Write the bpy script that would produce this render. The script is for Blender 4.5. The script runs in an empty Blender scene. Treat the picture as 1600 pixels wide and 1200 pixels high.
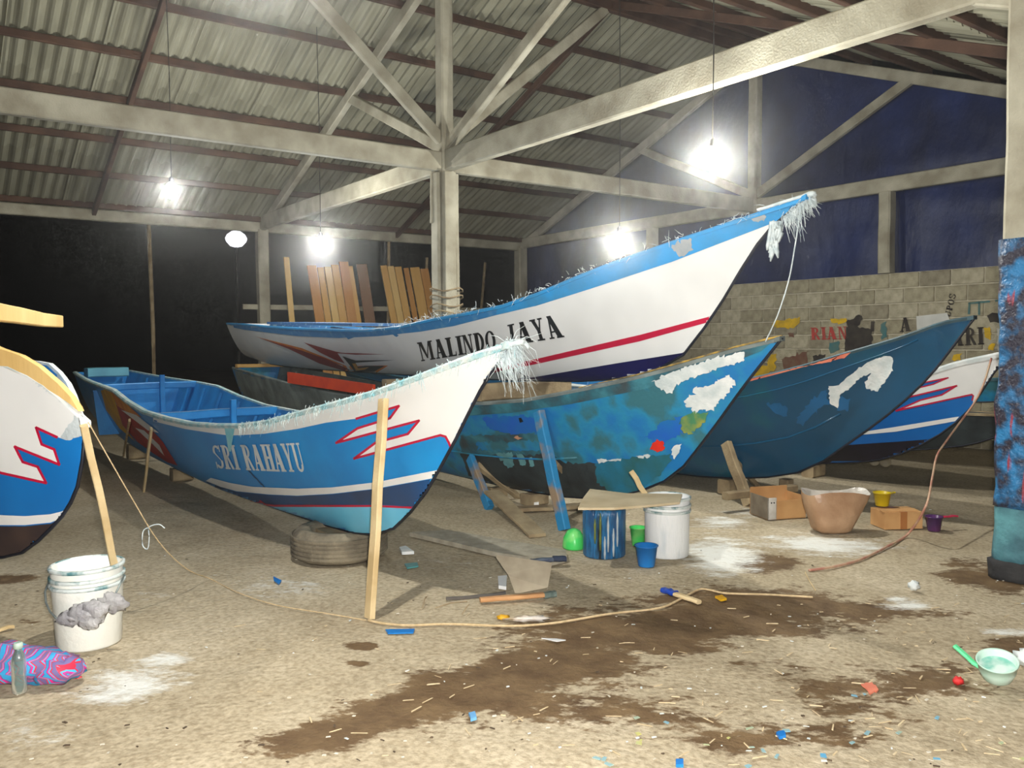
import bpy, bmesh, math, random
import numpy as np
from mathutils import Vector, Matrix, noise
from mathutils.bvhtree import BVHTree
from mathutils.geometry import tessellate_polygon
random.seed(7)
SC = bpy.context.scene
COL = SC.collection

# ------------------------------------------------------------------ camera
F, PITCH, ROLL, TH = 1309.2, 0.0529, 0.00681, 0.63108      # focal length in px of a 1600 px wide frame
CAM = Vector((0, 0, 1.4))
_n = Vector((-math.tan(ROLL), 1, math.tan(PITCH))).normalized()
_h = Vector((0, 0, -1)); _h = (_h - _n * _h.dot(_n)).normalized()
_x = _h.cross(_n)
RM = Matrix((_x, _h, _n))
camd = bpy.data.cameras.new('camera'); camd.sensor_width = 36; camd.lens = F / 1600 * 36
camd.clip_start = 0.05; camd.clip_end = 300
camo = bpy.data.objects.new('camera', camd); COL.objects.link(camo)
camo.matrix_world = Matrix.Translation(CAM) @ RM.to_4x4()
SC.camera = camo
# ------------------------------------------------------------------ night sky, flash, exposure
wd = bpy.data.worlds.new('night'); SC.world = wd; wd.use_nodes = True
wd.node_tree.nodes['Background'].inputs[0].default_value = (0.0045, 0.004, 0.006, 1)
wd.node_tree.nodes['Background'].inputs[1].default_value = 1.0
haze = wd.node_tree.nodes.new('ShaderNodeVolumeScatter')      # dusty night air: halos round the bulbs
haze.inputs['Density'].default_value = 0.0075; haze.inputs['Anisotropy'].default_value = 0.95
wd.node_tree.links.new(haze.outputs[0], wd.node_tree.nodes['World Output'].inputs['Volume'])
vs = SC.view_settings; vs.view_transform = 'Standard'; vs.look = 'None'; vs.gamma = 1.0; vs.exposure = 0.4
vs.use_curve_mapping = False
cy = SC.cycles; cy.max_bounces = 5; cy.diffuse_bounces = 3; cy.glossy_bounces = 2; cy.transmission_bounces = 4; cy.volume_bounces = 0
cy.use_light_tree = False; cy.use_adaptive_sampling = True; cy.adaptive_threshold = 0.035; cy.adaptive_min_samples = 24; cy.use_denoising = True; cy.sample_clamp_indirect = 4.0
FLASH_W, BULB_W = 790.0, 122.0
fl = bpy.data.lights.new('camera_flash', 'SPOT'); fl.energy = FLASH_W; fl.spot_size = math.radians(110); fl.spot_blend = 0.6
fl.shadow_soft_size = 0.03; fl.color = (1, 0.97, 0.92)
flo = bpy.data.objects.new('camera_flash', fl); COL.objects.link(flo)
flo.matrix_world = Matrix.Translation(CAM + Vector((0.05, 0, 0.07))) @ RM.to_4x4()

# ------------------------------------------------------------------ frames and pixels to places
U1 = Vector((math.cos(TH), math.sin(TH), 0)); U2 = Vector((-math.sin(TH), math.cos(TH), 0)); ZZ = Vector((0, 0, 1))
def W(a, b, z=0.0): return U1 * a + U2 * b + ZZ * z        # shed coordinates -> world
def ray(x, y): return RM @ Vector(((x - 800) / F, -(y - 600) / F, -1))
def gnd(x, y, z=0.0):
    d = ray(x, y); return CAM + d * ((z - CAM.z) / d.z)
def onp(x, y, c):                                           # on the vertical plane u1 = c
    d = ray(x, y); return CAM + d * (c / d.dot(U1))
def dep(x, y, t): return CAM + ray(x, y) * t
def vpl(x, y, P):                                           # on the vertical plane through P that faces the camera
    d = ray(x, y); n = Vector((P.x, P.y, 0)).normalized(); return CAM + d * ((P - CAM).dot(n) / d.dot(n))
def proj(P):
    c = RM.transposed() @ (P - CAM); return (800 + F * c.x / -c.z, 600 - F * c.y / -c.z)

# ------------------------------------------------------------------ materials
def lin(c):
    o = []
    for v in c[:3]:
        v = v / 255.0
        o.append(v / 12.92 if v <= 0.04045 else ((v + 0.055) / 1.055) ** 2.4)
    return (*o, 1)
MATS = {}
def pm(name, c1, c2=None, scale=4.0, rough=0.7, bump=0.0, bscale=30.0, stretch=(1, 1, 1), c3=None, lo=0.35, hi=0.65,
       spec=0.4, metal=0.0, emit=None, trans=0.0, alpha=1.0, detail=5.0, coord='Object'):
    if name in MATS: return MATS[name]
    m = bpy.data.materials.new(name); m.use_nodes = True; MATS[name] = m
    nt = m.node_tree; N = nt.nodes; L = nt.links; b = N['Principled BSDF']
    b.inputs['Roughness'].default_value = rough; b.inputs['Specular IOR Level'].default_value = spec
    b.inputs['Metallic'].default_value = metal; b.inputs['Transmission Weight'].default_value = trans
    b.inputs['Alpha'].default_value = alpha
    if emit:
        b.inputs['Emission Color'].default_value = (*emit[0], 1); b.inputs['Emission Strength'].default_value = emit[1]
    tc = N.new('ShaderNodeTexCoord'); mp = N.new('ShaderNodeMapping'); mp.inputs['Scale'].default_value = stretch
    L.new(tc.outputs[coord], mp.inputs[0])
    c2 = c2 or tuple(v * 0.82 for v in c1)
    nz = N.new('ShaderNodeTexNoise'); nz.inputs['Scale'].default_value = scale; nz.inputs['Detail'].default_value = detail
    L.new(mp.outputs[0], nz.inputs['Vector'])
    rp = N.new('ShaderNodeValToRGB'); e = rp.color_ramp.elements
    e[0].position = lo; e[0].color = lin(c2); e[1].position = hi; e[1].color = lin(c1)
    if c3:
        k = e.new((lo + hi) / 2); k.color = lin(c3)
    L.new(nz.outputs['Fac'], rp.inputs[0]); L.new(rp.outputs[0], b.inputs['Base Color'])
    if bump:
        n2 = N.new('ShaderNodeTexNoise'); n2.inputs['Scale'].default_value = bscale; n2.inputs['Detail'].default_value = 4
        L.new(mp.outputs[0], n2.inputs['Vector'])
        bp = N.new('ShaderNodeBump'); bp.inputs['Strength'].default_value = bump; bp.inputs['Distance'].default_value = 0.02
        L.new(n2.outputs['Fac'], bp.inputs['Height']); L.new(bp.outputs[0], b.inputs['Normal'])
    return m
GREYWOOD = pm('weathered timber', (178, 173, 154), (140, 133, 114), 3, 0.85, 0.25, 60, (1, 1, 1))
BROWNWOOD = pm('dark roof timber', (92, 67, 52), (64, 45, 35), 3, 0.85, 0.2, 40)
SHEET = pm('fibre cement sheet', (148, 145, 125), (120, 117, 98), 1.6, 0.9, 0.1, 25, (2.5, .5, 1), detail=5)
BLOCK = [pm('concrete block %d' % i, a, b, 9, 0.95, 0.5, 60) for i, (a, b) in enumerate(
    [((176, 168, 142), (146, 138, 114)), ((164, 156, 130), (134, 126, 104)), ((186, 178, 154), (154, 146, 122)), ((156, 148, 126), (128, 120, 100))])]
MORTAR = pm('mortar', (206, 198, 176), (178, 170, 148), 8, 0.95, 0.4, 60)
TARP = pm('blue tarpaulin', (30, 46, 96), (18, 28, 64), 1.6, 0.42, 0.9, 5, (1, 1, 0.6), detail=9)
PLANK = [pm('sawn plank %d' % i, a, b, 2.5, 0.75, 0.15, 40, (1, 1, 0.15)) for i, (a, b) in enumerate(
    [((222, 178, 108), (196, 148, 78)), ((206, 152, 86), (176, 120, 62)), ((232, 198, 132), (208, 168, 98)), ((142, 108, 82), (112, 84, 62))])]
RAWWOOD = pm('raw stick wood', (222, 200, 156), (190, 164, 118), 5, 0.8, 0.15, 60)
OLDWOOD = pm('dusty old wood', (168, 150, 118), (130, 112, 86), 6, 0.9, 0.3, 60)
PROPBLUE = pm('blue painted prop', (40, 128, 178), (150, 128, 104), 5, 0.7, 0.2, 40, lo=0.36, hi=0.5)
WHITE = pm('white hull paint', (236, 236, 234), (226, 226, 224), 3, 0.35)
WHITEDUST = pm('dusty white paint', (232, 234, 232), (196, 206, 206), 9, 0.55, 0.2, 60)
BLUE1 = pm('bright blue hull paint', (24, 146, 216), (20, 128, 200), 2, 0.3)
BLUE0 = pm('mid blue hull paint', (22, 118, 192), (18, 104, 176), 2, 0.3)
BLUE5 = pm('strong blue hull paint', (16, 108, 186), (14, 96, 172), 2, 0.3)
RAILBLUE = pm('rail blue paint', (40, 152, 218), (56, 140, 192), 5, 0.4, 0.2, 40)
RAILDARK = pm('worn rail blue', (52, 104, 158), (150, 176, 196), 14, 0.6, 0.3, 60, lo=0.3, hi=0.42)
LIGHTBLUE = pm('pale blue bottom paint', (112, 198, 232), (96, 186, 224), 3, 0.35)
DARKBLUE = pm('dull navy band', (22, 78, 134), (46, 64, 96), 2, 0.4)
NAVY = pm('navy bottom paint', (22, 20, 84), (18, 16, 66), 2, 0.35)
RED = pm('crimson line paint', (196, 14, 62), (180, 12, 54), 3, 0.35)
DKRED = pm('dark red flame paint', (152, 26, 30), (132, 20, 26), 4, 0.4)
FLAMERED = pm('stern red paint', (190, 28, 40), (150, 26, 34), 4, 0.45)
ORANGE = pm('orange paint', (232, 150, 30), (214, 112, 24), 6, 0.45)
YELLOW = pm('yellow paint', (226, 176, 28), (200, 146, 30), 6, 0.5)
ORANGEBOARD = pm('orange red board paint', (226, 78, 34), (200, 60, 30), 4, 0.5)
BLACK = pm('black letter paint', (24, 30, 34), (12, 16, 20), 6, 0.4)
BLACKBOT = pm('black bottom paint', (22, 16, 34), (14, 10, 22), 4, 0.5)
DARKHULL = pm('dark hull bottom', (66, 50, 44), (36, 28, 34), 3, 0.7)
STEM = pm('dark stem edge', (30, 34, 48), (18, 20, 30), 6, 0.5)
INBLUE = pm('inner hull blue', (36, 134, 200), (30, 112, 176), 4, 0.45, 0.15, 30)
TEALRIM = pm('glass fibre rim', (132, 184, 192), (206, 214, 210), 14, 0.5, 0.4, 60)
PATCHY = pm('patchy blue paint', (32, 118, 180), (56, 112, 124), 3.2, 0.35, 0.2, 20, c3=(42, 136, 176), lo=0.4, hi=0.58, detail=12)
PATCHDK = pm('grimy teal paint', (64, 128, 142), (62, 74, 78), 4.5, 0.5, 0.3, 25, c3=(50, 100, 114), detail=9)
GRIMY = pm('grimy dark bottom', (60, 70, 72), (44, 48, 50), 4, 0.6, 0.2, 25)
TEALBOT = pm('teal bottom paint', (34, 118, 150), (44, 96, 96), 4, 0.4, 0.2, 20)
TEAL = pm('deep teal paint', (18, 88, 104), (16, 70, 100), 1.8, 0.3, 0.15, 12, c3=(16, 74, 108), detail=7)
TEALLT = pm('lighter teal smear', (24, 98, 150), (20, 86, 130), 4, 0.4)
PINKRIM = pm('salmon rim', (236, 138, 110), (210, 112, 90), 6, 0.6)
GREYHULL = pm('grey weathered hull', (132, 142, 140), (96, 104, 102), 4, 0.6, 0.3, 30)
FIBRE = pm('glass fibre strands', (214, 222, 222), (176, 190, 194), 20, 0.5)
GREYCLOTH = pm('grey plastic film', (186, 184, 182), (140, 138, 142), 7, 0.4, 0.5, 40)
ROPEM = pm('pale rope', (214, 190, 150), (188, 164, 124), 40, 0.85)
HOSE = pm('pinkish cable', (204, 176, 146), (180, 122, 106), 12, 0.6)
RUBBER = pm('dusty tyre rubber', (136, 126, 106), (100, 92, 78), 10, 0.95, 0.4, 60)
DIRT = pm('dust', (176, 168, 150), (150, 142, 124), 12, 0.95, 0.3, 40)
CARD = pm('cardboard', (212, 166, 112), (190, 142, 90), 5, 0.85)
BARE = pm('bare bulb cord', (50, 46, 44), (36, 32, 30), 10, 0.7)

# ------------------------------------------------------------------ mesh helpers: all shapes are given in world space
def orig(p):
    o = Vector((0, 0, 0))
    while p: o = o + p.location; p = p.parent
    return o
def obj(name, vf, mat, parent=None, smooth=False, label=None, cat=None, group=None, kind=None, at=None):
    v, f = vf
    me = bpy.data.meshes.new(name); A = [Vector(p) for p in v]
    if parent is not None: o0 = orig(parent)
    elif at is not None: o0 = Vector(at)
    else:
        xs = [p.x for p in A]; ys = [p.y for p in A]; zs = [p.z for p in A]
        o0 = Vector(((min(xs) + max(xs)) / 2, (min(ys) + max(ys)) / 2, min(zs)))
    me.from_pydata([tuple(p - o0) for p in A], [], [tuple(q) for q in f]); me.validate(); me.update()
    mats = mat if isinstance(mat, (list, tuple)) else [mat]
    for m in mats: me.materials.append(m)
    if smooth:
        for p in me.polygons: p.use_smooth = True
    o = bpy.data.objects.new(name, me); COL.objects.link(o)
    if parent is not None: o.parent = parent
    else: o.location = o0
    return tag(o, label, cat, group, kind)
def tag(o, label=None, cat=None, group=None, kind=None):
    if label: o['label'] = label
    if cat: o['category'] = cat
    if group: o['group'] = group
    if kind: o['kind'] = kind
    return o
def thing(name, loc, label=None, cat=None, group=None, kind=None):
    o = bpy.data.objects.new(name, None); COL.objects.link(o); o.location = loc; o.empty_display_size = 0.1
    return tag(o, label, cat, group, kind)
def join(*parts):
    v, f = [], []
    for a, b in parts:
        n = len(v); v += [Vector(p) for p in a]; f += [[i + n for i in q] for q in b]
    return v, f
def frame(d, up=ZZ):
    d = d.normalized(); s = d.cross(up)
    if s.length < 1e-4: s = d.cross(Vector((0, 1, 0.01)))
    s.normalize(); return d, s, s.cross(d)
def timber(A, B, w, h, up=ZZ, seg=4, jit=0.004, ch=0.12):
    d, s, t = frame(B - A, up); c = ch * min(w, h)
    sec = [(-w/2+c, -h/2), (w/2-c, -h/2), (w/2, -h/2+c), (w/2, h/2-c), (w/2-c, h/2), (-w/2+c, h/2), (-w/2, h/2-c), (-w/2, -h/2+c)]
    v, f = [], []
    for i in range(seg + 1):
        P = A.lerp(B, i / seg)
        P = P + s * random.uniform(-jit, jit) + t * random.uniform(-jit, jit)
        v += [P + s * a + t * b for a, b in sec]
    for i in range(seg):
        for j in range(8):
            k = (j + 1) % 8; f.append([i*8+j, i*8+k, i*8+8+k, i*8+8+j])
    f.append(list(range(7, -1, -1))); f.append([seg*8 + j for j in range(8)])
    return v, f
def tube(pts, r, n=6, cap=True):
    pts = [Vector(p) for p in pts]; v, f = [], []
    for i, P in enumerate(pts):
        d = (pts[min(i+1, len(pts)-1)] - pts[max(i-1, 0)])
        d, s, t = frame(d); rr = r[i] if isinstance(r, (list, tuple)) else r
        v += [P + (s * math.cos(2*math.pi*j/n) + t * math.sin(2*math.pi*j/n)) * rr for j in range(n)]
    for i in range(len(pts) - 1):
        for j in range(n):
            k = (j+1) % n; f.append([i*n+j, i*n+k, i*n+n+k, i*n+n+j])
    if cap: f.append(list(range(n-1, -1, -1))); f.append([(len(pts)-1)*n + j for j in range(n)])
    return v, f
def spline(pts, m=8):
    P = [Vector(p) for p in pts]; out = []
    for i in range(len(P) - 1):
        a, b, c, d = P[max(i-1, 0)], P[i], P[i+1], P[min(i+2, len(P)-1)]
        for k in range(m):
            t = k / m
            out.append(0.5 * ((2*b) + (c-a)*t + (2*a-5*b+4*c-d)*t*t + (3*b-a-3*c+d)*t**3))
    out.append(P[-1]); return out
def lathe(prof, base, n=28, ax=ZZ, sx=1.0, wob=0.0, caps=True):
    d, s, t = frame(ax, Vector((0, 1, 0)) if abs(ax.normalized().z) > 0.9 else ZZ); v, f = [], []
    for r, z in prof:
        for j in range(n):
            a = 2*math.pi*j/n; q = r * (1 + wob * math.sin(3*a + z*9))
            v.append(base + d*z + s*math.cos(a)*q + t*math.sin(a)*q*sx)
    for i in range(len(prof) - 1):
        for j in range(n):
            k = (j+1) % n; f.append([i*n+j, i*n+k, i*n+n+k, i*n+n+j])
    if caps and prof[0][0] > 1e-4: f.append(list(range(n-1, -1, -1)))
    if caps and prof[-1][0] > 1e-4: f.append([(len(prof)-1)*n + j for j in range(n)])
    return v, f
def prism(poly, off):
    P = [Vector(p) for p in poly]; n = len(P); off = Vector(off)
    tri = tessellate_polygon([P]); v = P + [p + off for p in P]
    f = [list(t) for t in tri] + [[n + t[2], n + t[1], n + t[0]] for t in tri]
    for i in range(n):
        k = (i+1) % n; f.append([i, k, n+k, n+i])
    return v, f
def box(c, a, b, h, ang=0.0, ch=0.0):
    x = Vector((math.cos(ang), math.sin(ang), 0)); y = Vector((-math.sin(ang), math.cos(ang), 0))
    return prism([c - x*a/2 - y*b/2, c + x*a/2 - y*b/2, c + x*a/2 + y*b/2, c - x*a/2 + y*b/2], ZZ * h)
def blob(c, rx, ry, rz, n=14, m=9, amp=0.12, sc=3.0, seed=0, ang=0.0, flat=True):
    v, f = [], []
    for i in range(m + 1):
        ph = math.pi * i / m
        for j in range(n):
            a = 2*math.pi*j/n; p = Vector((math.sin(ph)*math.cos(a), math.sin(ph)*math.sin(a), math.cos(ph)))
            k = 1 + amp * noise.noise(p * sc + Vector((seed, seed*2, 0))) * 2
            q = Vector((p.x*rx*k, p.y*ry*k, p.z*rz*k))
            q = Vector((q.x*math.cos(ang)-q.y*math.sin(ang), q.x*math.sin(ang)+q.y*math.cos(ang), q.z))
            z = q.z + rz
            v.append(c + Vector((q.x, q.y, max(z, 0) if flat else z)))
    for i in range(m):
        for j in range(n):
            k = (j+1) % n; f.append([i*n+j, i*n+n+j, i*n+n+k, i*n+k])
    return v, f
def pchip(pts):
    x = np.array([p[0] for p in pts], float); y = np.array([p[1] for p in pts], float)
    h = np.diff(x); dl = np.diff(y) / h; d = np.zeros(len(x)); d[0] = dl[0]; d[-1] = dl[-1]
    for i in range(1, len(x) - 1):
        if dl[i-1] * dl[i] > 0:
            w1 = 2*h[i] + h[i-1]; w2 = h[i] + 2*h[i-1]; d[i] = (w1+w2) / (w1/dl[i-1] + w2/dl[i])
    def fn(q):
        if q <= x[0]: return float(y[0] + d[0]*(q - x[0]))
        if q >= x[-1]: return float(y[-1] + d[-1]*(q - x[-1]))
        i = int(np.searchsorted(x, q) - 1); t = (q - x[i]) / h[i]
        return float((1+2*t)*(1-t)**2*y[i] + t*(1-t)**2*h[i]*d[i] + t*t*(3-2*t)*y[i+1] + t*t*(t-1)*h[i]*d[i+1])
    return fn

# ------------------------------------------------------------------ floor: sand with damp stains, a painted shadow at left and white powder
def build_floor():
    n = 2.0
    us = np.concatenate([np.arange(-16, -3, 0.5), np.arange(-3, 7, 0.035), np.arange(7, 30, 0.5)])
    ys = np.concatenate([np.arange(-3, 0.8, 0.3), np.arange(0.8, 7.5, 0.035), np.arange(7.5, 14, 0.12), np.arange(14, 45, 1.0)])
    X, Y = np.meshgrid(us, ys); nx, ny = len(us), len(ys)
    P = np.stack([X.ravel(), Y.ravel(), np.zeros(X.size)], 1)
    R = np.array([[*r] for r in RM])                       # world from camera
    c = (P - np.array([0, 0, 1.4])) @ R
    with np.errstate(all='ignore'):
        px = 800 + F * c[:, 0] / -c[:, 2]; py = 600 - F * c[:, 1] / -c[:, 2]
    px = np.where(c[:, 2] < -0.3, px, -9999); py = np.where(c[:, 2] < -0.3, py, -9999)
    def field(bl):
        o = np.zeros(len(P))
        for x, y, rx, ry, w, a in bl:
            ca, sa = math.cos(a), math.sin(a); dx, dy = px - x, py - y
            d = ((dx*ca + dy*sa)/rx)**2 + ((-dx*sa + dy*ca)/ry)**2
            o = np.maximum(o, w * np.exp(-d * 0.75))
        return o
    wet_shade = field([(1010, 985, 200, 42, 1, -.05), (1170, 955, 170, 38, 1, 0), (850, 1040, 190, 50, 1, -.3), (690, 1085, 190, 42, 1, -.25),
                 (540, 1140, 150, 26, .9, -.2), (1330, 955, 150, 22, .75, 0), (900, 1100, 170, 45, .62, -.1), (1310, 1080, 170, 40, .62, .15),
                 (1450, 1060, 110, 30, .75, .1), (1200, 880, 55, 14, .9, 0), (1540, 905, 75, 26, .85, .2), (562, 1008, 26, 7, .95, 0),
                 (560, 1037, 22, 8, .75, 0), (1130, 1140, 190, 40, .62, .1), (20, 905, 50, 8, .9, -.1), (42, 968, 22, 5, .8, 0), (1580, 1010, 60, 40, .6, 0),  # the far-left ellipse paints the ground shadow under the left bow
                 (1330, 1150, 90, 20, .5, .1), (1290, 700, 220, 12, .6, 0)])
    wht = field([(1128, 868, 60, 30, 1, .1), (1290, 850, 95, 15, .95, .05), (1130, 815, 55, 12, .7, 0), (1190, 800, 70, 12, .6, 0), (205, 1065, 75, 26, .9, -.1),
                 (255, 1030, 45, 12, .9, -.1), (165, 1085, 60, 14, .8, 0), (1420, 945, 45, 7, .9, 0), (1400, 935, 20, 5, .9, 0), (1570, 985, 40, 6, .8, 0), (60, 1150, 70, 25, .5, 0),
                 (430, 915, 90, 18, .5, 0), (1000, 900, 60, 8, .3, 0), (700, 880, 80, 12, .35, 0), (200, 930, 120, 20, .3, 0)])
    z = np.array([0.006 * noise.noise(Vector((p[0]*1.7, p[1]*1.7, 0))) + 0.004*noise.noise(Vector((p[0]*6, p[1]*6, 3))) if abs(p[0]) < 7.2 and p[1] < 14 else 0 for p in P])
    P[:, 2] = z - 0.006
    i = np.arange(ny - 1)[:, None] * nx + np.arange(nx - 1)[None, :]
    Fc = np.stack([i, i + 1, i + nx + 1, i + nx], -1).reshape(-1, 4)
    me = bpy.data.meshes.new('floor'); me.from_pydata(P.tolist(), [], Fc.tolist()); me.update()
    for nm, val in (('wet_shade', wet_shade), ('powder', wht)):
        at = me.attributes.new(nm, 'FLOAT', 'POINT'); at.data.foreach_set('value', val.astype(np.float32))
    for p in me.polygons: p.use_smooth = True
    m = bpy.data.materials.new('sandy floor'); m.use_nodes = True; nt = m.node_tree; N = nt.nodes; L = nt.links; b = N['Principled BSDF']
    tc = N.new('ShaderNodeTexCoord')
    def nz(sc, det=6, st=(1, 1, 1), rgh=0.6):
        mp = N.new('ShaderNodeMapping'); mp.inputs['Scale'].default_value = st; mp.inputs['Rotation'].default_value = (0, 0, 0.5)
        L.new(tc.outputs['Object'], mp.inputs[0]); q = N.new('ShaderNodeTexNoise'); q.inputs['Scale'].default_value = sc; q.inputs['Detail'].default_value = det
        q.inputs['Roughness'].default_value = rgh; L.new(mp.outputs[0], q.inputs['Vector']); return q.outputs['Fac']
    def math_(op, a, c):
        q = N.new('ShaderNodeMath'); q.operation = op
        for k, s in enumerate((a, c)):
            if isinstance(s, (int, float)): q.inputs[k].default_value = s
            else: L.new(s, q.inputs[k])
        return q.outputs[0]
    def ramp(s, st):
        r = N.new('ShaderNodeValToRGB'); e = r.color_ramp.elements
        e[0].position, e[0].color = st[0][0], st[0][1]; e[1].position, e[1].color = st[-1][0], st[-1][1]
        for p, cc in st[1:-1]: e.new(p).color = cc
        L.new(s, r.inputs[0]); return r.outputs[0]
    def mix(f, a, c):
        q = N.new('ShaderNodeMix'); q.data_type = 'RGBA'; L.new(f, q.inputs[0]); L.new(a, q.inputs[6])
        if isinstance(c, tuple): q.inputs[7].default_value = c
        else: L.new(c, q.inputs[7])
        return q.outputs[2]
    base = ramp(nz(1.3, 8), [(0.3, lin((172, 157, 131))), (0.5, lin((190, 176, 150))), (0.7, lin((204, 191, 167)))])
    fine = ramp(nz(42, 8), [(0.25, lin((160, 150, 130))), (0.6, lin((255, 255, 255)))])
    q = N.new('ShaderNodeMix'); q.data_type = 'RGBA'; q.blend_type = 'MULTIPLY'; q.inputs[0].default_value = 0.7
    L.new(base, q.inputs[6]); L.new(fine, q.inputs[7]); col = q.outputs[2]
    aw = N.new('ShaderNodeAttribute'); aw.attribute_name = 'wet_shade'; ap = N.new('ShaderNodeAttribute'); ap.attribute_name = 'powder'
    blk = (0, 0, 0, 1); wh = (1, 1, 1, 1)
    def blend(fac, sc, st):
        a = math_('MULTIPLY', math_('SUBTRACT', nz(sc, 10, st, 0.72), 0.5), 1.9)
        b_ = math_('MULTIPLY', math_('SUBTRACT', nz(sc * 6, 6, st, 0.7), 0.5), 0.9)
        return math_('ADD', math_('ADD', a, b_), fac)
    wm2 = math_('MULTIPLY', ramp(blend(aw.outputs['Fac'], 3.0, (0.9, 1.5, 1)), [(0.40, blk), (0.56, wh)]), ramp(aw.outputs['Fac'], [(0.06, blk), (0.22, wh)]))
    wet_shade_col = ramp(nz(6, 6), [(0.3, lin((92, 72, 52))), (0.7, lin((124, 102, 74)))])
    col = mix(wm2, col, wet_shade_col)
    pmk = math_('MULTIPLY', ramp(blend(ap.outputs['Fac'], 6.0, (0.8, 1.6, 1)), [(0.38, blk), (0.85, wh)]), ramp(ap.outputs['Fac'], [(0.05, blk), (0.3, wh)]))
    col = mix(pmk, col, lin((232, 232, 226)))
    L.new(col, b.inputs['Base Color']); b.inputs['Specular IOR Level'].default_value = 0.15
    rr = N.new('ShaderNodeMapRange'); L.new(wm2, rr.inputs[0]); rr.inputs[3].default_value = 0.95; rr.inputs[4].default_value = 0.72; L.new(rr.outputs[0], b.inputs['Roughness'])
    bp = N.new('ShaderNodeBump'); bp.inputs['Strength'].default_value = 0.32; bp.inputs['Distance'].default_value = 0.03
    L.new(math_('ADD', nz(28, 6), math_('MULTIPLY', nz(5, 5), 2.0)), bp.inputs['Height']); L.new(bp.outputs[0], b.inputs['Normal'])
    me.materials.append(m)
    o = bpy.data.objects.new('floor', me); COL.objects.link(o); tag(o, 'sandy floor with damp brown stains, one painted shadow and white powder', None, None, 'structure')
build_floor()

# ------------------------------------------------------------------ the shed
A0, B0 = 5.18, 8.37           # middle column in shed coordinates (u1, u2)
BW = A0 + 5.62                # gable wall line
BE = B0 + 6.07                # back eave line
FE = B0 - 6.22                # front eave line
ZB, ZE, ZR = 3.34, 3.42, 5.86 # tie beam underside, eave purlin seat, ridge
def roofz(u2): return ZR - abs(u2 - B0) * (ZR - ZE) / 6.07
ceil = thing('ceiling', W(A0, B0, ZE), 'grey corrugated pitched roof on brown purlins', None, None, 'structure')
def build_roof():
    slope = math.atan2(ZR - ZE, 6.07); nsh = 13; wv = 7; wl = 1.04 / wv
    ln = 1.72 / math.cos(slope); v, f = [], []; nx = wv * 6
    for i in range(nx + 1):
        x = -0.52 + 1.04 * i / nx; z = 0.027 * math.cos(2 * math.pi * x / wl)
        for yy in (0, ln): v += [(x, yy, z), (x, yy, z + 0.007)]
    for i in range(nx):
        a, b = i*4, i*4+4
        f += [(a, b, b+2, a+2), (a+1, a+3, b+3, b+1), (a, a+1, b+1, b), (a+2, b+2, b+3, a+3)]
    f += [(0, 2, 3, 1), (nx*4, nx*4+1, nx*4+3, nx*4+2)]
    me = bpy.data.meshes.new('roof_sheet'); me.from_pydata(v, [], f); me.materials.append(SHEET)
    for p in me.polygons: p.use_smooth = False
    base = orig(ceil)
    for side in (1, -1):
        for c in range(4):
            for k in range(nsh):
                if side < 0 and k < 4: continue          # nothing of these shows
                u1 = -1.9 + 1.0 * k + 0.5
                lowu = B0 + side * (1.57 * (c + 1) + 0.08)
                o = bpy.data.objects.new('roof_sheet', me); COL.objects.link(o); o.parent = ceil
                P = W(u1, lowu, roofz(lowu) + 0.13 + 0.008 * (k % 2) - 0.012 * c)
                up = (-U2 * side * math.cos(slope) + ZZ * math.sin(slope)); x = U1 * side * -1
                n = x.cross(up); 
                M = Matrix((x, up, n)).transposed().to_4x4(); M.translation = P - base
                o.matrix_local = M @ Matrix.Rotation(0.012, 4, 'X')
    # purlins, in lengths butted on the trusses
    for side in (1, -1):
        for i in range(0, 8):
            u2 = B0 + side * (0.12 if i == 0 else 0.84 * i + 0.1)
            if u2 > BE + 0.05: u2 = BE
            z = roofz(u2) + 0.055
            for a, b in ((-1.6, A0 - 0.01), (A0 + 0.01, BW + 0.2)):
                if side < 0 and b < 6: continue
                obj('purlin', timber(W(a, u2, z), W(b, u2, z), 0.06, 0.09, seg=5, jit=0.008), BROWNWOOD, ceil)
    for a in (2.52, 7.8):
        for side in (1, -1):
            if side < 0 and a < 5: continue
            e = B0 + side * 6.1
            obj('rafter', timber(W(a, B0, roofz(B0) - 0.03), W(a, e, roofz(e) - 0.03), 0.06, 0.1), BROWNWOOD, ceil)
    obj('ridge_beam', timber(W(-1.6, B0, ZR - 0.06), W(BW + 0.1, B0, ZR - 0.06), 0.09, 0.14, seg=8), BROWNWOOD, ceil)
build_roof()
def post(name, a, b, z0, z1, w, mat, label, parts=()):
    return obj(name, timber(W(a, b, z0), W(a, b, z1), w, w, up=U2, seg=6, jit=0.004), mat, label=label, cat='post', at=W(a, b, z0))
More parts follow.
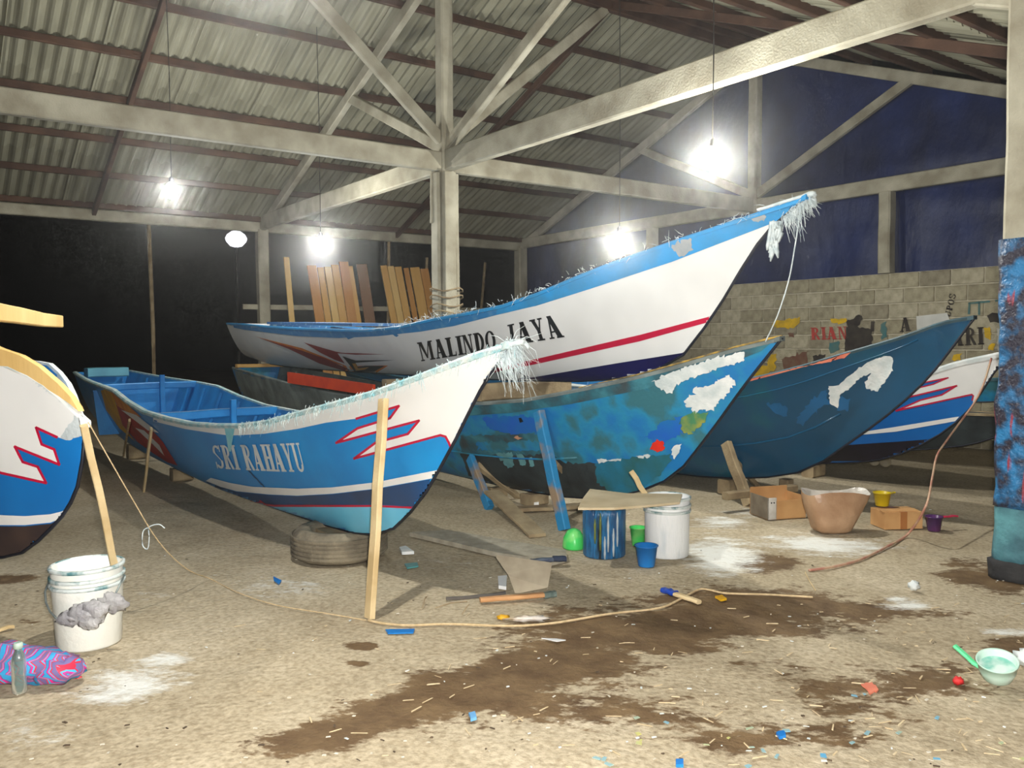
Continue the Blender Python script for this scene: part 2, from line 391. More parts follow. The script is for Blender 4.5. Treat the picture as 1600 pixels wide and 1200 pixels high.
# middle column
p0 = thing('timber_post', W(A0, B0, 0), 'tall thick weathered timber column in the middle of the shed', 'post')
obj('shaft', timber(W(A0, B0, 0), W(A0, B0, ZB), 0.17, 0.17, up=U2, seg=8), GREYWOOD, p0)
for du, dv in ((-0.02, -0.115), (0.115, 0.0), (-0.115, 0.03)):
    obj('side_plank', timber(W(A0 + du, B0 + dv, 0), W(A0 + du, B0 + dv, ZB - 0.02), 0.15 if du == -0.02 else 0.045, 0.045 if du == -0.02 else 0.14, up=U2, seg=6), GREYWOOD, p0)
P0w = W(A0 - 0.15, B0 + 0.1, 0)
obj('cleat', timber(vpl(677, 268, P0w), vpl(677, 349, P0w), 0.07, 0.03, up=U2), GREYWOOD, p0)
obj('lashing', join(*[tube([W(A0, B0, z) + (U1 * math.cos(a) + U2 * math.sin(a)) * 0.19 + ZZ * 0.02 * math.sin(3*a + z*9) for a in np.linspace(0, 2*math.pi, 17)], 0.009, 5) for z in (1.72, 1.8, 1.9, 1.98)]), OLDWOOD, p0)
post('timber_post', A0, BE, 0, ZB, 0.19, GREYWOOD, 'pale timber post at the back eave left of the stacked planks')
post('timber_post', BW, BE, 0, ZB, 0.22, GREYWOOD, 'timber corner post where back eave meets tarpaulin wall')
for b, nm in ((6.2, 'short timber post on the block wall under the right beam'), (10.55, 'short timber post behind the bow of the white boat')):
    post('wall_post', BW, b, 2.26, ZB, 0.17, GREYWOOD, nm)
# front painted column
def front_column():
    a, b = A0 + 0.0, FE
    t = thing('painted_post', W(a, b, 0), 'foreground timber post smeared with blue paint at right edge', 'post')
    obj('shaft', timber(W(a, b, 0), W(a, b, ZB), 0.17, 0.17, up=U2, seg=8), GREYWOOD, t)
    m = pm('paint smears', (44, 122, 176), (46, 44, 58), 9, 0.35, 0.9, 40, c3=(38, 90, 132), lo=0.44, hi=0.62, detail=9)
    N = m.node_tree.nodes; L = m.node_tree.links
    n2 = N.new('ShaderNodeTexNoise'); n2.inputs['Scale'].default_value = 5; n2.inputs['Detail'].default_value = 6
    r2 = N.new('ShaderNodeValToRGB'); e = r2.color_ramp.elements; e[0].position = 0.62; e[0].color = (0, 0, 0, 1); e[1].position = 0.68; e[1].color = (1, 1, 1, 1)
    L.new(n2.outputs['Fac'], r2.inputs[0]); mx = N.new('ShaderNodeMix'); mx.data_type = 'RGBA'
    bs = N['Principled BSDF']; src = bs.inputs['Base Color'].links[0].from_socket
    L.new(r2.outputs[0], mx.inputs[0]); L.new(src, mx.inputs[6]); mx.inputs[7].default_value = lin((150, 58, 72)); L.new(mx.outputs[2], bs.inputs['Base Color'])
    m2 = pm('dusty post foot', (92, 150, 158), (60, 100, 112), 6, 0.7, 0.5, 30)
    m3 = pm('damp post foot', (58, 58, 58), (40, 40, 42), 6, 0.8, 0.4, 30)
    def sleeve(z0, z1, w, mat, nm, sg=26):
        v, f = [], []
        for i in range(sg + 1):
            z = z0 + (z1 - z0) * i / sg
            for j in range(16):
                an = 2*math.pi*j/16 + math.pi/16; cx, sy = math.cos(an), math.sin(an); k = w / 2 / max(abs(cx), abs(sy)) * 0.97
                k += 0.012 * noise.noise(Vector((cx*3, sy*3, z*9))) + (0.012 * noise.noise(Vector((cx, sy, z*2.5))))
                v.append(W(a, b, z) + U1 * cx * k + U2 * sy * k)
        for i in range(sg):
            for j in range(16):
                q = (j+1) % 16; f.append([i*16+j, i*16+q, i*16+16+q, i*16+16+j])
        f.append([sg*16 + j for j in range(16)]); f.append(list(range(15, -1, -1)))
        obj(nm, (v, f), mat, t, True)
    sleeve(0.42, 1.95, 0.215, m, 'paint_crust', 40); sleeve(0.1, 0.44, 0.2, m2, 'dusty_foot', 8); sleeve(0, 0.11, 0.24, m3, 'footing', 4)
front_column()
# trusses
def truss(a, label, wv, hv, full):
    t = thing('roof_truss', W(a, B0, ZB), label, 'truss')
    z = ZB + hv / 2
    obj('tie_beam', timber(W(a, BE + 0.1, z), W(a, FE - 0.3, z), wv, hv, seg=8), GREYWOOD, t)
    obj('king_post', timber(W(a, B0, ZB), W(a, B0, ZR - 0.05), 0.16, 0.16, up=U2), GREYWOOD, t)
    for s in (1, -1):
        e = B0 + s * 6.15
        obj('rafter', timber(W(a, B0, ZR - 0.1), W(a, e, roofz(e) - 0.06), 0.09, 0.15, seg=6), GREYWOOD, t)
        obj('strut', timber(W(a, B0 + s * 0.05, 3.62), W(a, B0 + s * 2.5, roofz(B0 + 2.5) - 0.08), 0.08, 0.13), GREYWOOD, t)
    return t
tm = truss(A0, 'long diagonal timber truss crossing over the middle column', 0.11, 0.24, True)
truss(BW, 'timber gable truss with king post against the blue tarpaulin', 0.1, 0.2, True)
z = 3.75
for s in (1, -1):
    obj('ridge_brace', timber(W(A0 + s*0.05, B0, 3.7), W(A0 + s * 2.5, B0, ZR - 0.12), 0.08, 0.13), GREYWOOD, tm)
obj('cross_beam', timber(W(-1.4, B0, ZB + 0.11), W(BW, B0, ZB + 0.11), 0.1, 0.22, seg=8), GREYWOOD, label='long timber beam from the left edge over middle column to gable', cat='beam')
obj('eave_beam', timber(W(-2.5, BE, ZB + 0.04), W(BW, BE, ZB + 0.04), 0.12, 0.17, seg=10), GREYWOOD, label='low timber eave beam along the dark open back side', cat='beam')
# rail, poles and dark outside bits at the back
obj('back_rail', timber(W(A0 - 0.35, BE + 0.05, 2.0), W(BW - 0.1, BE + 0.05, 2.02), 0.05, 0.09, seg=8), GREYWOOD, label='thin horizontal timber rail behind the standing planks', cat='rail')
obj('bamboo_pole', tube([W(3.6, BE + 1.2, 0), W(3.62, BE + 1.2, 1.7), W(3.6, BE + 1.22, 3.9)], 0.035, 8), OLDWOOD, label='thin dark pole standing outside in the night', cat='pole')
obj('eave_pole', tube([W(7.7, BE + 0.2, 0), W(7.7, BE + 0.16, 2.0), W(7.72, BE + 0.12, 3.35)], 0.03, 8), OLDWOOD, label='slim vertical pole under the back eave behind the planks', cat='pole')
for i, (a, b, dx) in enumerate(((8.7, BE + .7, .15), (9.3, BE + .9, .05), (9.75, BE + .8, -.1), (10.3, BE + 1.0, .2))):
    obj('leaning_pole', tube([W(a, b, 0), W(a + dx * .5, b, 1.6), W(a + dx, b - .1, 3.1)], 0.03, 6), OLDWOOD, group='dim poles outside the back eave',
        label=('first', 'second', 'third', 'fourth')[i] + ' dim thin pole from the middle column in the dark', cat='pole')

# block wall with painted letters, tarpaulin above
WT = 2.26
def build_wall():
    wv = prism([W(BW + 0.02, FE - 0.6, 0), W(BW + 0.02, BE - .12, 0), W(BW + 0.17, BE - .12, 0), W(BW + 0.17, FE - 0.6, 0)], ZZ * (WT - 0.005))
    wall = obj('wall_right', wv, MORTAR, label='concrete block wall with painted letters', kind='structure')
    base = orig(wall)
    meshes = []
    for m in BLOCK:
        for half in (False, True):
            l = 0.19 if half else 0.395
            bm = bmesh.new(); bmesh.ops.create_cube(bm, size=1); bmesh.ops.scale(bm, vec=(l, 0.12, 0.19), verts=bm.verts)
            bmesh.ops.bevel(bm, geom=bm.edges[:], offset=0.008, segments=1, affect='EDGES')
            me = bpy.data.meshes.new('concrete_block'); bm.to_mesh(me); bm.free(); me.materials.append(m); meshes.append(me)
    nrow = 11
    for r in range(nrow):
        u = FE - 0.5 + (0.205 if r % 2 else 0); i = 0
        while u < BE - 0.5:
            if r > 1 or u < 8.0:
                o = bpy.data.objects.new('concrete_block', random.choice(meshes[::2])); COL.objects.link(o); o.parent = wall
                R = Matrix((U2, -U1, ZZ)).transposed().to_4x4(); R.translation = W(BW + 0.062 - random.uniform(0, .006), u + 0.2, 0.105 + r * 0.205) - base
                o.matrix_local = R
            u += 0.41
    return wall
wall = build_wall()
def build_tarp():
    v, f = [], []; nu, nv = 70, 26
    for i in range(nu + 1):
        u2 = FE - 1.2 + (BE + 0.3 - FE + 1.2) * i / nu; top = roofz(u2) + 0.02; bot = WT - 0.12
        for j in range(nv + 1):
            z = bot + (top - bot) * j / nv
            w = 0.05 * noise.noise(Vector((u2 * 1.3, z * 1.1, 2))) + 0.02 * noise.noise(Vector((u2 * 4, z * 3.2, 5))) + 0.03 * noise.noise(Vector((u2*.6 + z*1.6, z * 2.4 - u2, 9)))
            v.append(W(BW + 0.28 + w, u2, z))
    for i in range(nu):
        for j in range(nv):
            a = i*(nv+1)+j; f.append([a, a+1, a+nv+2, a+nv+1])
    o = obj('tarpaulin', (v, f), TARP, None, True, 'dark blue plastic tarpaulin closing the gable above block wall', 'tarpaulin')
    md = o.modifiers.new('thick', 'SOLIDIFY'); md.thickness = 0.004
build_tarp()

# ------------------------------------------------------------------ lettering
def arc(cx, cy, ro, ri, a0, a1, n=10):
    out = []
    for i in range(n):
        t0, t1 = [math.radians(a0 + (a1 - a0) * k / n) for k in (i, i + 1)]
        out.append([(cx + ro[0]*math.cos(t0), cy + ro[1]*math.sin(t0)), (cx + ro[0]*math.cos(t1), cy + ro[1]*math.sin(t1)),
                    (cx + ri[0]*math.cos(t1), cy + ri[1]*math.sin(t1)), (cx + ri[0]*math.cos(t0), cy + ri[1]*math.sin(t0))])
    return out
def rc(a, b, c, d): return [(a, b), (c, b), (c, d), (a, d)]
def stem(x, w=.185, top=True, bot=True, e=.06):
    o = [rc(x, 0, x + w, 1)]
    if top: o.append(rc(x - e, .93, x + w + e, 1))
    if bot: o.append(rc(x - e, 0, x + w + e, .07))
    return o
GL = {
 'I': (stem(.07), .29), 'H': (stem(.07) + stem(.38) + [rc(.2, .46, .4, .55)], .60),
 'L': (stem(.07) + [rc(.2, 0, .46, .07), [(.40, 0), (.47, 0), (.47, .24), (.44, .24)]], .5),
 'R': (stem(.07) + arc(.24, .745, (.24, .255), (.10, .18), -90, 90) + [rc(.2, .93, .26, 1), rc(.2, .49, .26, .56), [(.24, .5), (.36, .5), (.55, .05), (.56, 0), (.42, 0)]], .57),
 'P': (stem(.07) + arc(.24, .72, (.24, .28), (.10, .2), -90, 90) + [rc(.2, .92, .26, 1), rc(.2, .44, .26, .52)], .52),
 'A': ([[(.06, 0), (.13, 0), (.30, 1), (.22, 1)], [(.34, 0), (.55, 0), (.37, 1), (.17, 1)], rc(.13, .26, .42, .33), rc(0, 0, .2, .07), rc(.3, 0, .6, .07)], .6),
 'Y': ([[(.05, 1), (.22, 1), (.36, .45), (.22, .45)], [(.50, 1), (.44, 1), (.29, .45), (.36, .45)], rc(.22, 0, .36, .5), rc(.14, 0, .44, .07), rc(0, .93, .27, 1), rc(.36, .93, .57, 1)], .57),
 'U': ([rc(.07, .25, .22, 1), rc(.43, .25, .5, 1), rc(0, .93, .29, 1), rc(.36, .93, .57, 1)] + arc(.285, .26, (.215, .26), (.145 * .6, .17), 180, 360), .57),
 'S': (arc(.24, .735, (.23, .265), (.10, .17), 30, 200) + arc(.26, .27, (.23, .27), (.10, .17), -150, 20) + [[(.03, .68), (.15, .66), (.47, .3), (.36, .36)], [(.01, .74), (.2, .58), (.48, .27), (.3, .42)], rc(.40, .72, .46, 1), rc(.02, 0, .08, .28)], .5),
 'M': ([rc(.07, 0, .13, 1), rc(.55, 0, .70, 1), [(.07, 1), (.24, 1), (.42, .12), (.34, .12)], [(.60, 1), (.55, 1), (.34, .12), (.40, .12)], rc(0, 0, .2, .07), rc(.48, 0, .77, .07), rc(0, .93, .2, 1), rc(.57, .93, .77, 1)], .78),
 'N': ([rc(.07, 0, .13, 1), rc(.42, 0, .48, 1), [(.07, 1), (.22, 1), (.48, 0), (.36, 0)], rc(0, 0, .2, .07), rc(0, .93, .18, 1), rc(.35, .93, .55, 1)], .56),
 'D': (stem(.07) + arc(.22, .5, (.31, .5), (.16, .42), -90, 90, 14), .56),
 'O': (arc(.27, .5, (.27, .5), (.12, .42), 0, 360, 22), .55),
 'J': ([rc(.18, .2, .33, 1), rc(.10, .93, .41, 1)] + arc(.17, .2, (.16, .2), (.03, .10), 180, 360), .42),
 'T': ([rc(.2, 0, .35, 1), rc(0, .9, .55, 1), rc(.13, 0, .42, .07)], .57), ' ': ([], .3)}
def word(txt, gap=.05):
    x = 0; out = []
    for ch in txt:
        g, w = GL[ch]
        out += [[(x + p[0], p[1]) for p in q] for q in g]; x += w + gap
    x -= gap
    return [[(p[0] / x, p[1]) for p in q] for q in out]
def quadmap(polys, tl, tr, br, bl, curve=0.0):
    o = []
    for q in polys:
        r = []
        for u, v in q:
            T = (tl[0] + (tr[0]-tl[0])*u, tl[1] + (tr[1]-tl[1])*u); Bt = (bl[0] + (br[0]-bl[0])*u, bl[1] + (br[1]-bl[1])*u)
            s = curve * 4 * u * (1 - u)
            r.append((Bt[0] + (T[0]-Bt[0])*v, Bt[1] + (T[1]-Bt[1])*v + s))
        o.append(r)
    return o
def rag(poly, amp=2.0, step=4.0, seed=0):
    o = []; n = len(poly)
    for i in range(n):
        a, b = poly[i], poly[(i+1) % n]; d = math.hypot(b[0]-a[0], b[1]-a[1]); m = max(1, int(d / step))
        for k in range(m):
            x, y = a[0] + (b[0]-a[0])*k/m, a[1] + (b[1]-a[1])*k/m
            o.append((x + amp * noise.noise(Vector((x*.3, y*.3, seed))) * 2, y + amp * noise.noise(Vector((x*.3, y*.3, seed + 7))) * 2))
    return o
def band(top, bot): return list(top) + list(reversed(bot))
def line_poly(pts, w):
    out = []
    for (a, b) in zip(pts, pts[1:]):
        dx, dy = b[0]-a[0], b[1]-a[1]; l = math.hypot(dx, dy) or 1; nx, ny = -dy/l*w/2, dx/l*w/2; ex, ey = dx/l*w*.3, dy/l*w*.3
        out.append([(a[0]+nx-ex, a[1]+ny-ey), (b[0]+nx+ex, b[1]+ny+ey), (b[0]-nx+ex, b[1]-ny+ey), (a[0]-nx-ex, a[1]-ny-ey)])
    return out
def decal(name, bvh, polys, mat, parent, off=0.003, grid=12.0, label=None):
    """paint laid on a surface: outlines are carried onto it and follow its curve"""
    if len(polys) > 1 and all(len(p) > 4 for p in polys):
        for p in polys: decal(name, bvh, [p], mat, parent, off, grid, label)
        return
    V, Fc = [], []
    for poly in polys:
        P = [Vector((x, y, 0)) for x, y in poly]
        bm = bmesh.new(); vv = [bm.verts.new(p) for p in P]
        for t in tessellate_polygon([P]):
            try: bm.faces.new([vv[i] for i in t])
            except ValueError: pass
        xs = [p.x for p in P]; ys = [p.y for p in P]
        for ax, (lo, hi) in ((0, (min(xs), max(xs))), (1, (min(ys), max(ys)))):
            k = math.ceil(lo / grid) * grid + 0.137
            while k < hi:
                co = Vector((k, 0, 0)) if ax == 0 else Vector((0, k, 0)); no = Vector((1, 0, 0)) if ax == 0 else Vector((0, 1, 0))
                bmesh.ops.bisect_plane(bm, geom=bm.verts[:] + bm.edges[:] + bm.faces[:], plane_co=co, plane_no=no); k += grid
        bm.verts.index_update(); hits = []; ts = []; miss = set()
        for q in bm.verts:
            d = ray(q.co.x, q.co.y).normalized(); h = bvh.ray_cast(CAM, d)
            if h[0] is None: hits.append(None)
            else:
                n = h[1] if h[1].dot(d) < 0 else -h[1]
                hits.append(h[0] + n * off); ts.append(h[3])
        if not ts: bm.free(); continue
        tm_ = sum(ts) / len(ts)
        for i, q in enumerate(bm.verts):
            if hits[i] is None:
                d = ray(q.co.x, q.co.y).normalized(); best = None
                for k in (0.9, 1.0, 1.1):
                    h = bvh.find_nearest(CAM + d * tm_ * k)
                    if h[0] is not None:
                        e = (h[0] - CAM); e = (e - d * e.dot(d)).length
                        if best is None or e < best[0]: best = (e, h)
                h = best[1]; n = h[1] if h[1].dot(d) < 0 else -h[1]
                if best[0] < 0.25: hits[i] = h[0] + n * off
                miss.add(i)
        b0 = len(V); V += [h if h is not None else CAM for h in hits]
        for fc in bm.faces:
            ix = [l.index for l in fc.verts]
            if any(hits[i] is None for i in ix) or all(i in miss for i in ix): continue
            a = hits[ix[0]]; n = Vector((0, 0, 0))
            for p_, q_ in zip(ix[1:], ix[2:]): n += (hits[p_] - a).cross(hits[q_] - a)
            if n.length < 1e-10: continue
            if n.dot(CAM - a) < 0: ix = ix[::-1]
            Fc.append([b0 + i for i in ix])
        bm.free()
    if not Fc: return None
    used = sorted({i for q in Fc for i in q}); mp = {k: i for i, k in enumerate(used)}
    V = [V[k] for k in used]; Fc = [[mp[k] for k in q] for q in Fc]
    o = obj(name, (V, Fc), mat, parent, True, label)
    return o
# marks on the wall
def bvh_plane(c):
    return BVHTree.FromPolygons([W(c, -5, -1), W(c, 40, -1), W(c, 40, 9), W(c, -5, 9)], [(0, 1, 2, 3)])
bw = bvh_plane(BW - 0.006)
WRED = pm('faded red wall paint', (190, 62, 58), (160, 70, 60), 12, 0.8); WBLK = pm('faded black wall paint', (44, 38, 36), (66, 60, 52), 9, 0.85)
WYEL = pm('yellow wall paint', (222, 180, 24), (184, 150, 40), 9, 0.8); WTEAL = pm('teal wall paint', (64, 112, 116), (90, 116, 108), 9, 0.85)
WWHT = pm('white wall patch', (214, 214, 208), (196, 196, 190), 6, 0.8); WBRN = pm('brown wall smear', (108, 66, 52), (120, 100, 80), 8, 0.85)
D = lambda nm, polys, m, g=40: decal(nm, bw, polys, m, wall, 0.004, g)
D('painted_word', quadmap(word('RIAN'), (1266, 512), (1323, 510), (1325, 530), (1267, 531)), WRED)
D('painted_letter', quadmap(word('A'), (1407, 497), (1422, 495), (1424, 517), (1406, 519)), WBLK)
D('painted_word', quadmap(word('ARI'), (1486, 514), (1536, 511), (1537, 538), (1487, 541)), WBLK)
D('painted_word', quadmap(word('UPOS'), (1476, 494), (1484, 458), (1494, 460), (1485, 496)), WBLK)
D('painted_letter', line_poly([(1514, 474), (1546, 471)], 3) + line_poly([(1515, 474), (1514, 490)], 3) + line_poly([(1530, 473), (1530, 491)], 3) + line_poly([(1556, 470), (1574, 468)], 3) + line_poly([(1570, 469), (1570, 488)], 3), WTEAL)
D('yellow_smear', [rag([(1208, 503), (1250, 496), (1250, 504), (1240, 513), (1206, 511)], 2), rag([(1297, 499), (1323, 497), (1323, 505), (1299, 505)], 1.5), rag([(1203, 556), (1213, 553), (1212, 575), (1190, 590), (1165, 592), (1178, 572), (1200, 570)], 3), rag([(1538, 512), (1548, 510), (1548, 530), (1540, 528)], 2), rag([(1488, 556), (1504, 552), (1500, 562), (1488, 563)], 2), rag([(1545, 538), (1556, 536), (1552, 548), (1544, 548)], 2)], WYEL)
D('black_smear', [rag([(1324, 500), (1334, 498), (1337, 493), (1346, 494), (1348, 502), (1340, 510), (1360, 514), (1365, 525), (1362, 540), (1340, 548), (1320, 548), (1322, 520)], 2), rag([(1361, 503), (1366, 502), (1365, 518), (1361, 518)], 1), rag([(1540, 492), (1556, 488), (1575, 492), (1574, 504), (1548, 503)], 2), rag([(1270, 556), (1290, 553), (1286, 566), (1272, 566)], 2)], WBLK)
D('teal_smear', [rag([(1375, 505), (1385, 503), (1386, 526), (1378, 530)], 2), rag([(1295, 536), (1312, 532), (1310, 548), (1297, 552)], 2)], WTEAL)
D('brown_smear', [rag([(1222, 560), (1262, 548), (1262, 575), (1225, 585)], 4), rag([(1232, 520), (1240, 520), (1240, 526), (1232, 526)], 2)], WBRN)
D('white_patch', [[(1432, 494), (1480, 489), (1484, 500), (1470, 510), (1433, 522)], rag([(1558, 514), (1574, 511), (1573, 545), (1560, 548)], 1)], WWHT)

# ------------------------------------------------------------------ boats
BREADTH = [(0, 0), (.5, .13), (1, .235), (1.5, .325), (2, .40), (3, .50), (4.5, .55), (6.5, .52), (8, .46), (9.5, .36), (10.5, .3)]
class Boat:
    def __init__(s, label, c, keel, sheer_px, stern, sheer_extra, mats, breadth=BREADTH, blunt=1.1, deck=True, ribs=True, name='fishing_boat', turn=0.0, keel_px=None):
        r = Matrix.Rotation(turn, 3, 'Z'); s.U1, s.U2 = r @ U1, r @ U2
        if keel_px:
            T = dep(*keel_px[0]); c = T.dot(s.U1)
            keel = [(T.dot(s.U2), T.z)] + [(lambda P: (P.dot(s.U2), P.z))(s.onp(x, y, c)) for x, y in keel_px[1:]] + [(T.dot(s.U2) + q, z) for q, z in keel]
        s.c = c; s.tip = keel[0][0]; s.L = (stern - s.tip) if stern else 8.5
        s.zk = pchip([(k[0] - s.tip, k[1]) for k in keel]); s.b = pchip(breadth)
        sp = [(0.0, keel[0][1])]
        for x, y in sheer_px:
            q = s.solve(x, y)
            if q and q[0] > sp[-1][0] + 0.05: sp.append(q)
        sp += [(u - s.tip, z) for u, z in sheer_extra if u - s.tip > sp[-1][0] + 0.05]
        if not sheer_extra: sp += [(sp[-1][0] + 1.5, sp[-1][1] + .02), (s.L, sp[-1][1])]
        s.zs = pchip(sp); s.blunt = blunt
        base = s.W(c, s.tip + s.L * 0.5, 0)
        kmin = min(s.zk(q) for q in np.linspace(0, s.L, 40)); base.z = kmin
        s.t = thing(name, base, label, 'boat'); s.mats = mats
        s.build(deck, ribs)
    def W(s, a, b, z=0.0): return s.U1 * a + s.U2 * b + ZZ * z
    def onp(s, x, y, c):
        d = ray(x, y); return CAM + d * (c / d.dot(s.U1))
    def solve(s, x, y):
        prev = None
        for q in np.linspace(0, s.L, 900):
            P = s.onp(x, y, s.c - s.b(q)); g = P.dot(s.U2) - (s.tip + q)
            if prev is not None and prev * g <= 0: return (float(q), P.z)
            prev = g
    def pt(s, q, v, side, inset=0.0):
        b = max(s.b(q) - inset, 0.0); zk, zs = s.zk(q), s.zs(q); zk = min(zk, zs)
        k = s.blunt + (0.5 - s.blunt) * min(1, max(0, (q - 0.3) / 3.6)) ** 0.8
        return s.W(s.c - side * b * (v ** k), s.tip + q, zk + inset * (1 if v < 0.5 else 0) + (zs - zk) * v)
    def stations(s):
        a = [0.0, .03, .07, .12, .18, .26, .36, .48, .62, .78, .96, 1.16, 1.4, 1.7, 2.05, 2.45, 2.9, 3.4, 4, 4.7, 5.4, 6.1, 6.8, 7.5, 8.2, 8.8]
        return [q for q in a if q < s.L - 0.2] + [s.L]
    def surf(s, side, inset=0, q0=0.0, vs=None):
        vs = vs or [(j / 18) ** 1.4 for j in range(19)]; st = [q for q in s.stations() if q >= q0]; v, f = [], []
        for q in st: v += [s.pt(q, k, side, inset) for k in vs]
        n = len(vs)
        for i in range(len(st) - 1):
            for j in range(n - 1):
                a = i*n+j; q = [a, a+n, a+n+1, a+1]; f.append(q if side > 0 else q[::-1])
        return v, f
    def build(s, deck, ribs):
        near = s.surf(1); far = s.surf(-1); m = s.mats
        low = []; ns = 18                                   # near side, plus the low forefoot of the far side that also shows
        for i, fc in enumerate(far[1]):
            if s.stations()[i // ns] < 1.7 and (i % ns) < 12: low.append(fc)
        nv = len(near[0]); s.bvh = BVHTree.FromPolygons(near[0] + far[0], near[1] + [[k + nv for k in fc] for fc in low])
        vs = [(j / 18) ** 1.4 for j in range(19)]
        tr = [s.pt(s.L, k, 1) for k in vs[::-1]] + [s.pt(s.L, k, -1) for k in vs[1:]]
        hull = obj('hull', join(near, far, (tr, [list(range(len(tr)))])), m['hull'], s.t, True); s.hull = hull
        ni, fi = s.surf(1, 0.035, 0.26), s.surf(-1, 0.035, 0.26)
        inn = join((ni[0], [q[::-1] for q in ni[1]]), (fi[0], [q[::-1] for q in fi[1]]))
        inner = obj('inner_hull', inn, m.get('inner', m['hull']), s.t, True)
        rw, rh = m.get('rail', (0.06, 0.05))
        for side in (1, -1):
            pts = []
            for q in s.stations():
                P = s.pt(q, 1, side); pts.append(P + s.U1 * side * 0.012)
            v, f = [], []
            for P in pts:
                o = s.U1 * -side
                v += [P + o*rw*.35 - ZZ*rh*.6, P + o*rw*.5 , P + o*rw*.25 + ZZ*rh*.35, P - o*rw*.5 + ZZ*rh*.35, P - o*rw*.5 - ZZ*rh*.6]
            for i in range(len(pts) - 1):
                for j in range(5):
                    k = (j+1) % 5; q = [i*5+j, i*5+5+j, i*5+5+k, i*5+k]; f.append(q if side > 0 else q[::-1])
            f.append([0, 1, 2, 3, 4]); f.append([(len(pts)-1)*5 + j for j in range(5)])
            obj('gunwale', (v, f), m['gunwale'], s.t, False)
        st = [s.W(s.c, s.tip + q, s.zk(q)) for q in s.stations()]
        obj('stem_and_keel', tube(st, 0.009, 6), m.get('stem', STEM), s.t, True)
        if deck:
            v, f = [], []; qs = [q for q in s.stations() if 0.1 <= q <= 1.5]
            for q in qs: v += [s.pt(q, 0.97, 1, 0.02), s.pt(q, 0.97, -1, 0.02)]
            for i in range(len(qs) - 1): f.append([2*i, 2*i+1, 2*i+3, 2*i+2])
            obj('foredeck', (v, f), m.get('inner', m['hull']), s.t)
        if ribs:
            for q in np.arange(2.0, s.L - 0.4, 0.55):
                for side in (1, -1):
                    P = [s.pt(q, k, side, 0.04) for k in (0.12, 0.25, 0.4, 0.6, 0.8, 0.95)]
                    obj('rib', tube(P, 0.02, 5), m.get('inner', m['hull']), s.t)
    def paint(s, name, polys, mat, off=0.003, grid=4.0, label=None):
        return decal(name, s.bvh, polys, mat, s.hull, off, grid, label)
    def bead(s, v, r, mat, q0=0.15, name='rubbing_strake'):
        obj(name, tube([s.pt(q, v, 1) for q in s.stations() if q >= q0], r, 6), mat, s.t, True)
    def fringe(s, pts, n, ln, mat, r=0.0016, dirs=(0, 0, -1), spread=.5):
        parts = []
        for i in range(n):
            P = random.choice(pts) if not isinstance(pts, tuple) else pts[0].lerp(pts[1], random.random())
            P = P + Vector([random.gauss(0, .008) for _ in range(3)])
            d = Vector(dirs) + Vector([random.gauss(0, spread) for _ in range(3)]); l = ln * random.uniform(.3, 1.1)
            parts.append(tube([P, P + d*l*.5 + Vector([random.gauss(0, .1)*l for _ in range(3)]), P + d*l + ZZ * -l * .3], [r, r*.9, r*.4], 3, False))
        return obj('fibre_fringe', join(*parts), mat, s.t, kind='stuff')
Zf = lambda ox, oy, sc: (lambda *p: [(ox + x / sc, oy + y / sc) for x, y in p])
z5 = Zf(360, 380, 2.857); z6 = Zf(840, 280, 2.857); z7 = Zf(1080, 400, 3.077); z8 = Zf(120, 560, 4.0); z4 = Zf(0, 400, 2.857); zb5 = Zf(1400, 560, 6.0); zc = Zf(640, 500, 3.158)

# --- boat with SRI RAHAYU, bow on the tyre
b1 = Boat('blue and white boat with silver lettering and bow on a tyre', 2.25, [(3.08, 1.38), (3.31, 1.185), (3.61, .85), (3.97, .50), (4.36, .275), (4.65, .215), (5.4, .17), (7, .13), (9.5, .14), (12.6, .3)],
          [(780, 543), (650, 590), (584, 613), (520, 631), (465, 646), (395, 663), (345, 665), (280, 659), (220, 642), (172, 608)], 12.6, [(11, .95), (12.6, 1.0)],
          dict(hull=BLUE1, inner=INBLUE, gunwale=TEALRIM, rail=(0.05, 0.035)))
whiteW = z5((-60, 850), (0, 858), (150, 850), (300, 828), (430, 800), (565, 782), (755, 725), (715, 780), (570, 825), (475, 890), (845, 790), (795, 850), (650, 890), (555, 960), (940, 855), (963, 862), (978, 890), (1003, 948))
whiteT = [(807, 541), (785, 552), (710, 709)]
sheer1 = [(800, 533), (780, 537), (650, 583), (584, 607), (520, 625), (465, 641), (395, 659), (345, 662), (300, 660), (270, 655), (240, 650)]
b1.paint('white_strake', [whiteW + [(712, 703), (757, 603), (801, 540)] + sheer1 + [(240, 658), (290, 670)]], WHITE)
b1.paint('red_outline', line_poly(z5((565, 782), (755, 725), (715, 780), (570, 825), (475, 890), (845, 790), (795, 850), (650, 890), (555, 960), (940, 855), (963, 862), (978, 890), (1000, 944)), 3.6), RED, .005)
b1.paint('white_stripe', [band([(330, 746), (360, 754), (395, 760), (465, 763), (520, 761), (588, 753), (704, 730)], [(322, 751), (345, 760), (370, 767), (420, 772), (465, 774), (520, 771), (588, 763), (692, 744)])], WHITE, .004)
b1.paint('dark_band', [band([(322, 752), (345, 761), (370, 768), (420, 773), (465, 775), (520, 772), (588, 764), (692, 745)], [(330, 760), (360, 774), (385, 782), (420, 788), (465, 790), (520, 789), (588, 788), (660, 792)])], DARKBLUE, .003)
b1.paint('red_waterline', line_poly([(372, 778), (400, 786), (430, 789.5), (520, 790), (588, 790), (656, 793)], 3.2), RED, .005)
b1.paint('pale_bottom', [band([(385, 783), (420, 789), (465, 791), (520, 790), (588, 789), (660, 793)], [(400, 793), (440, 806), (500, 826), (560, 838), (604, 834), (650, 800)])], LIGHTBLUE, .003)
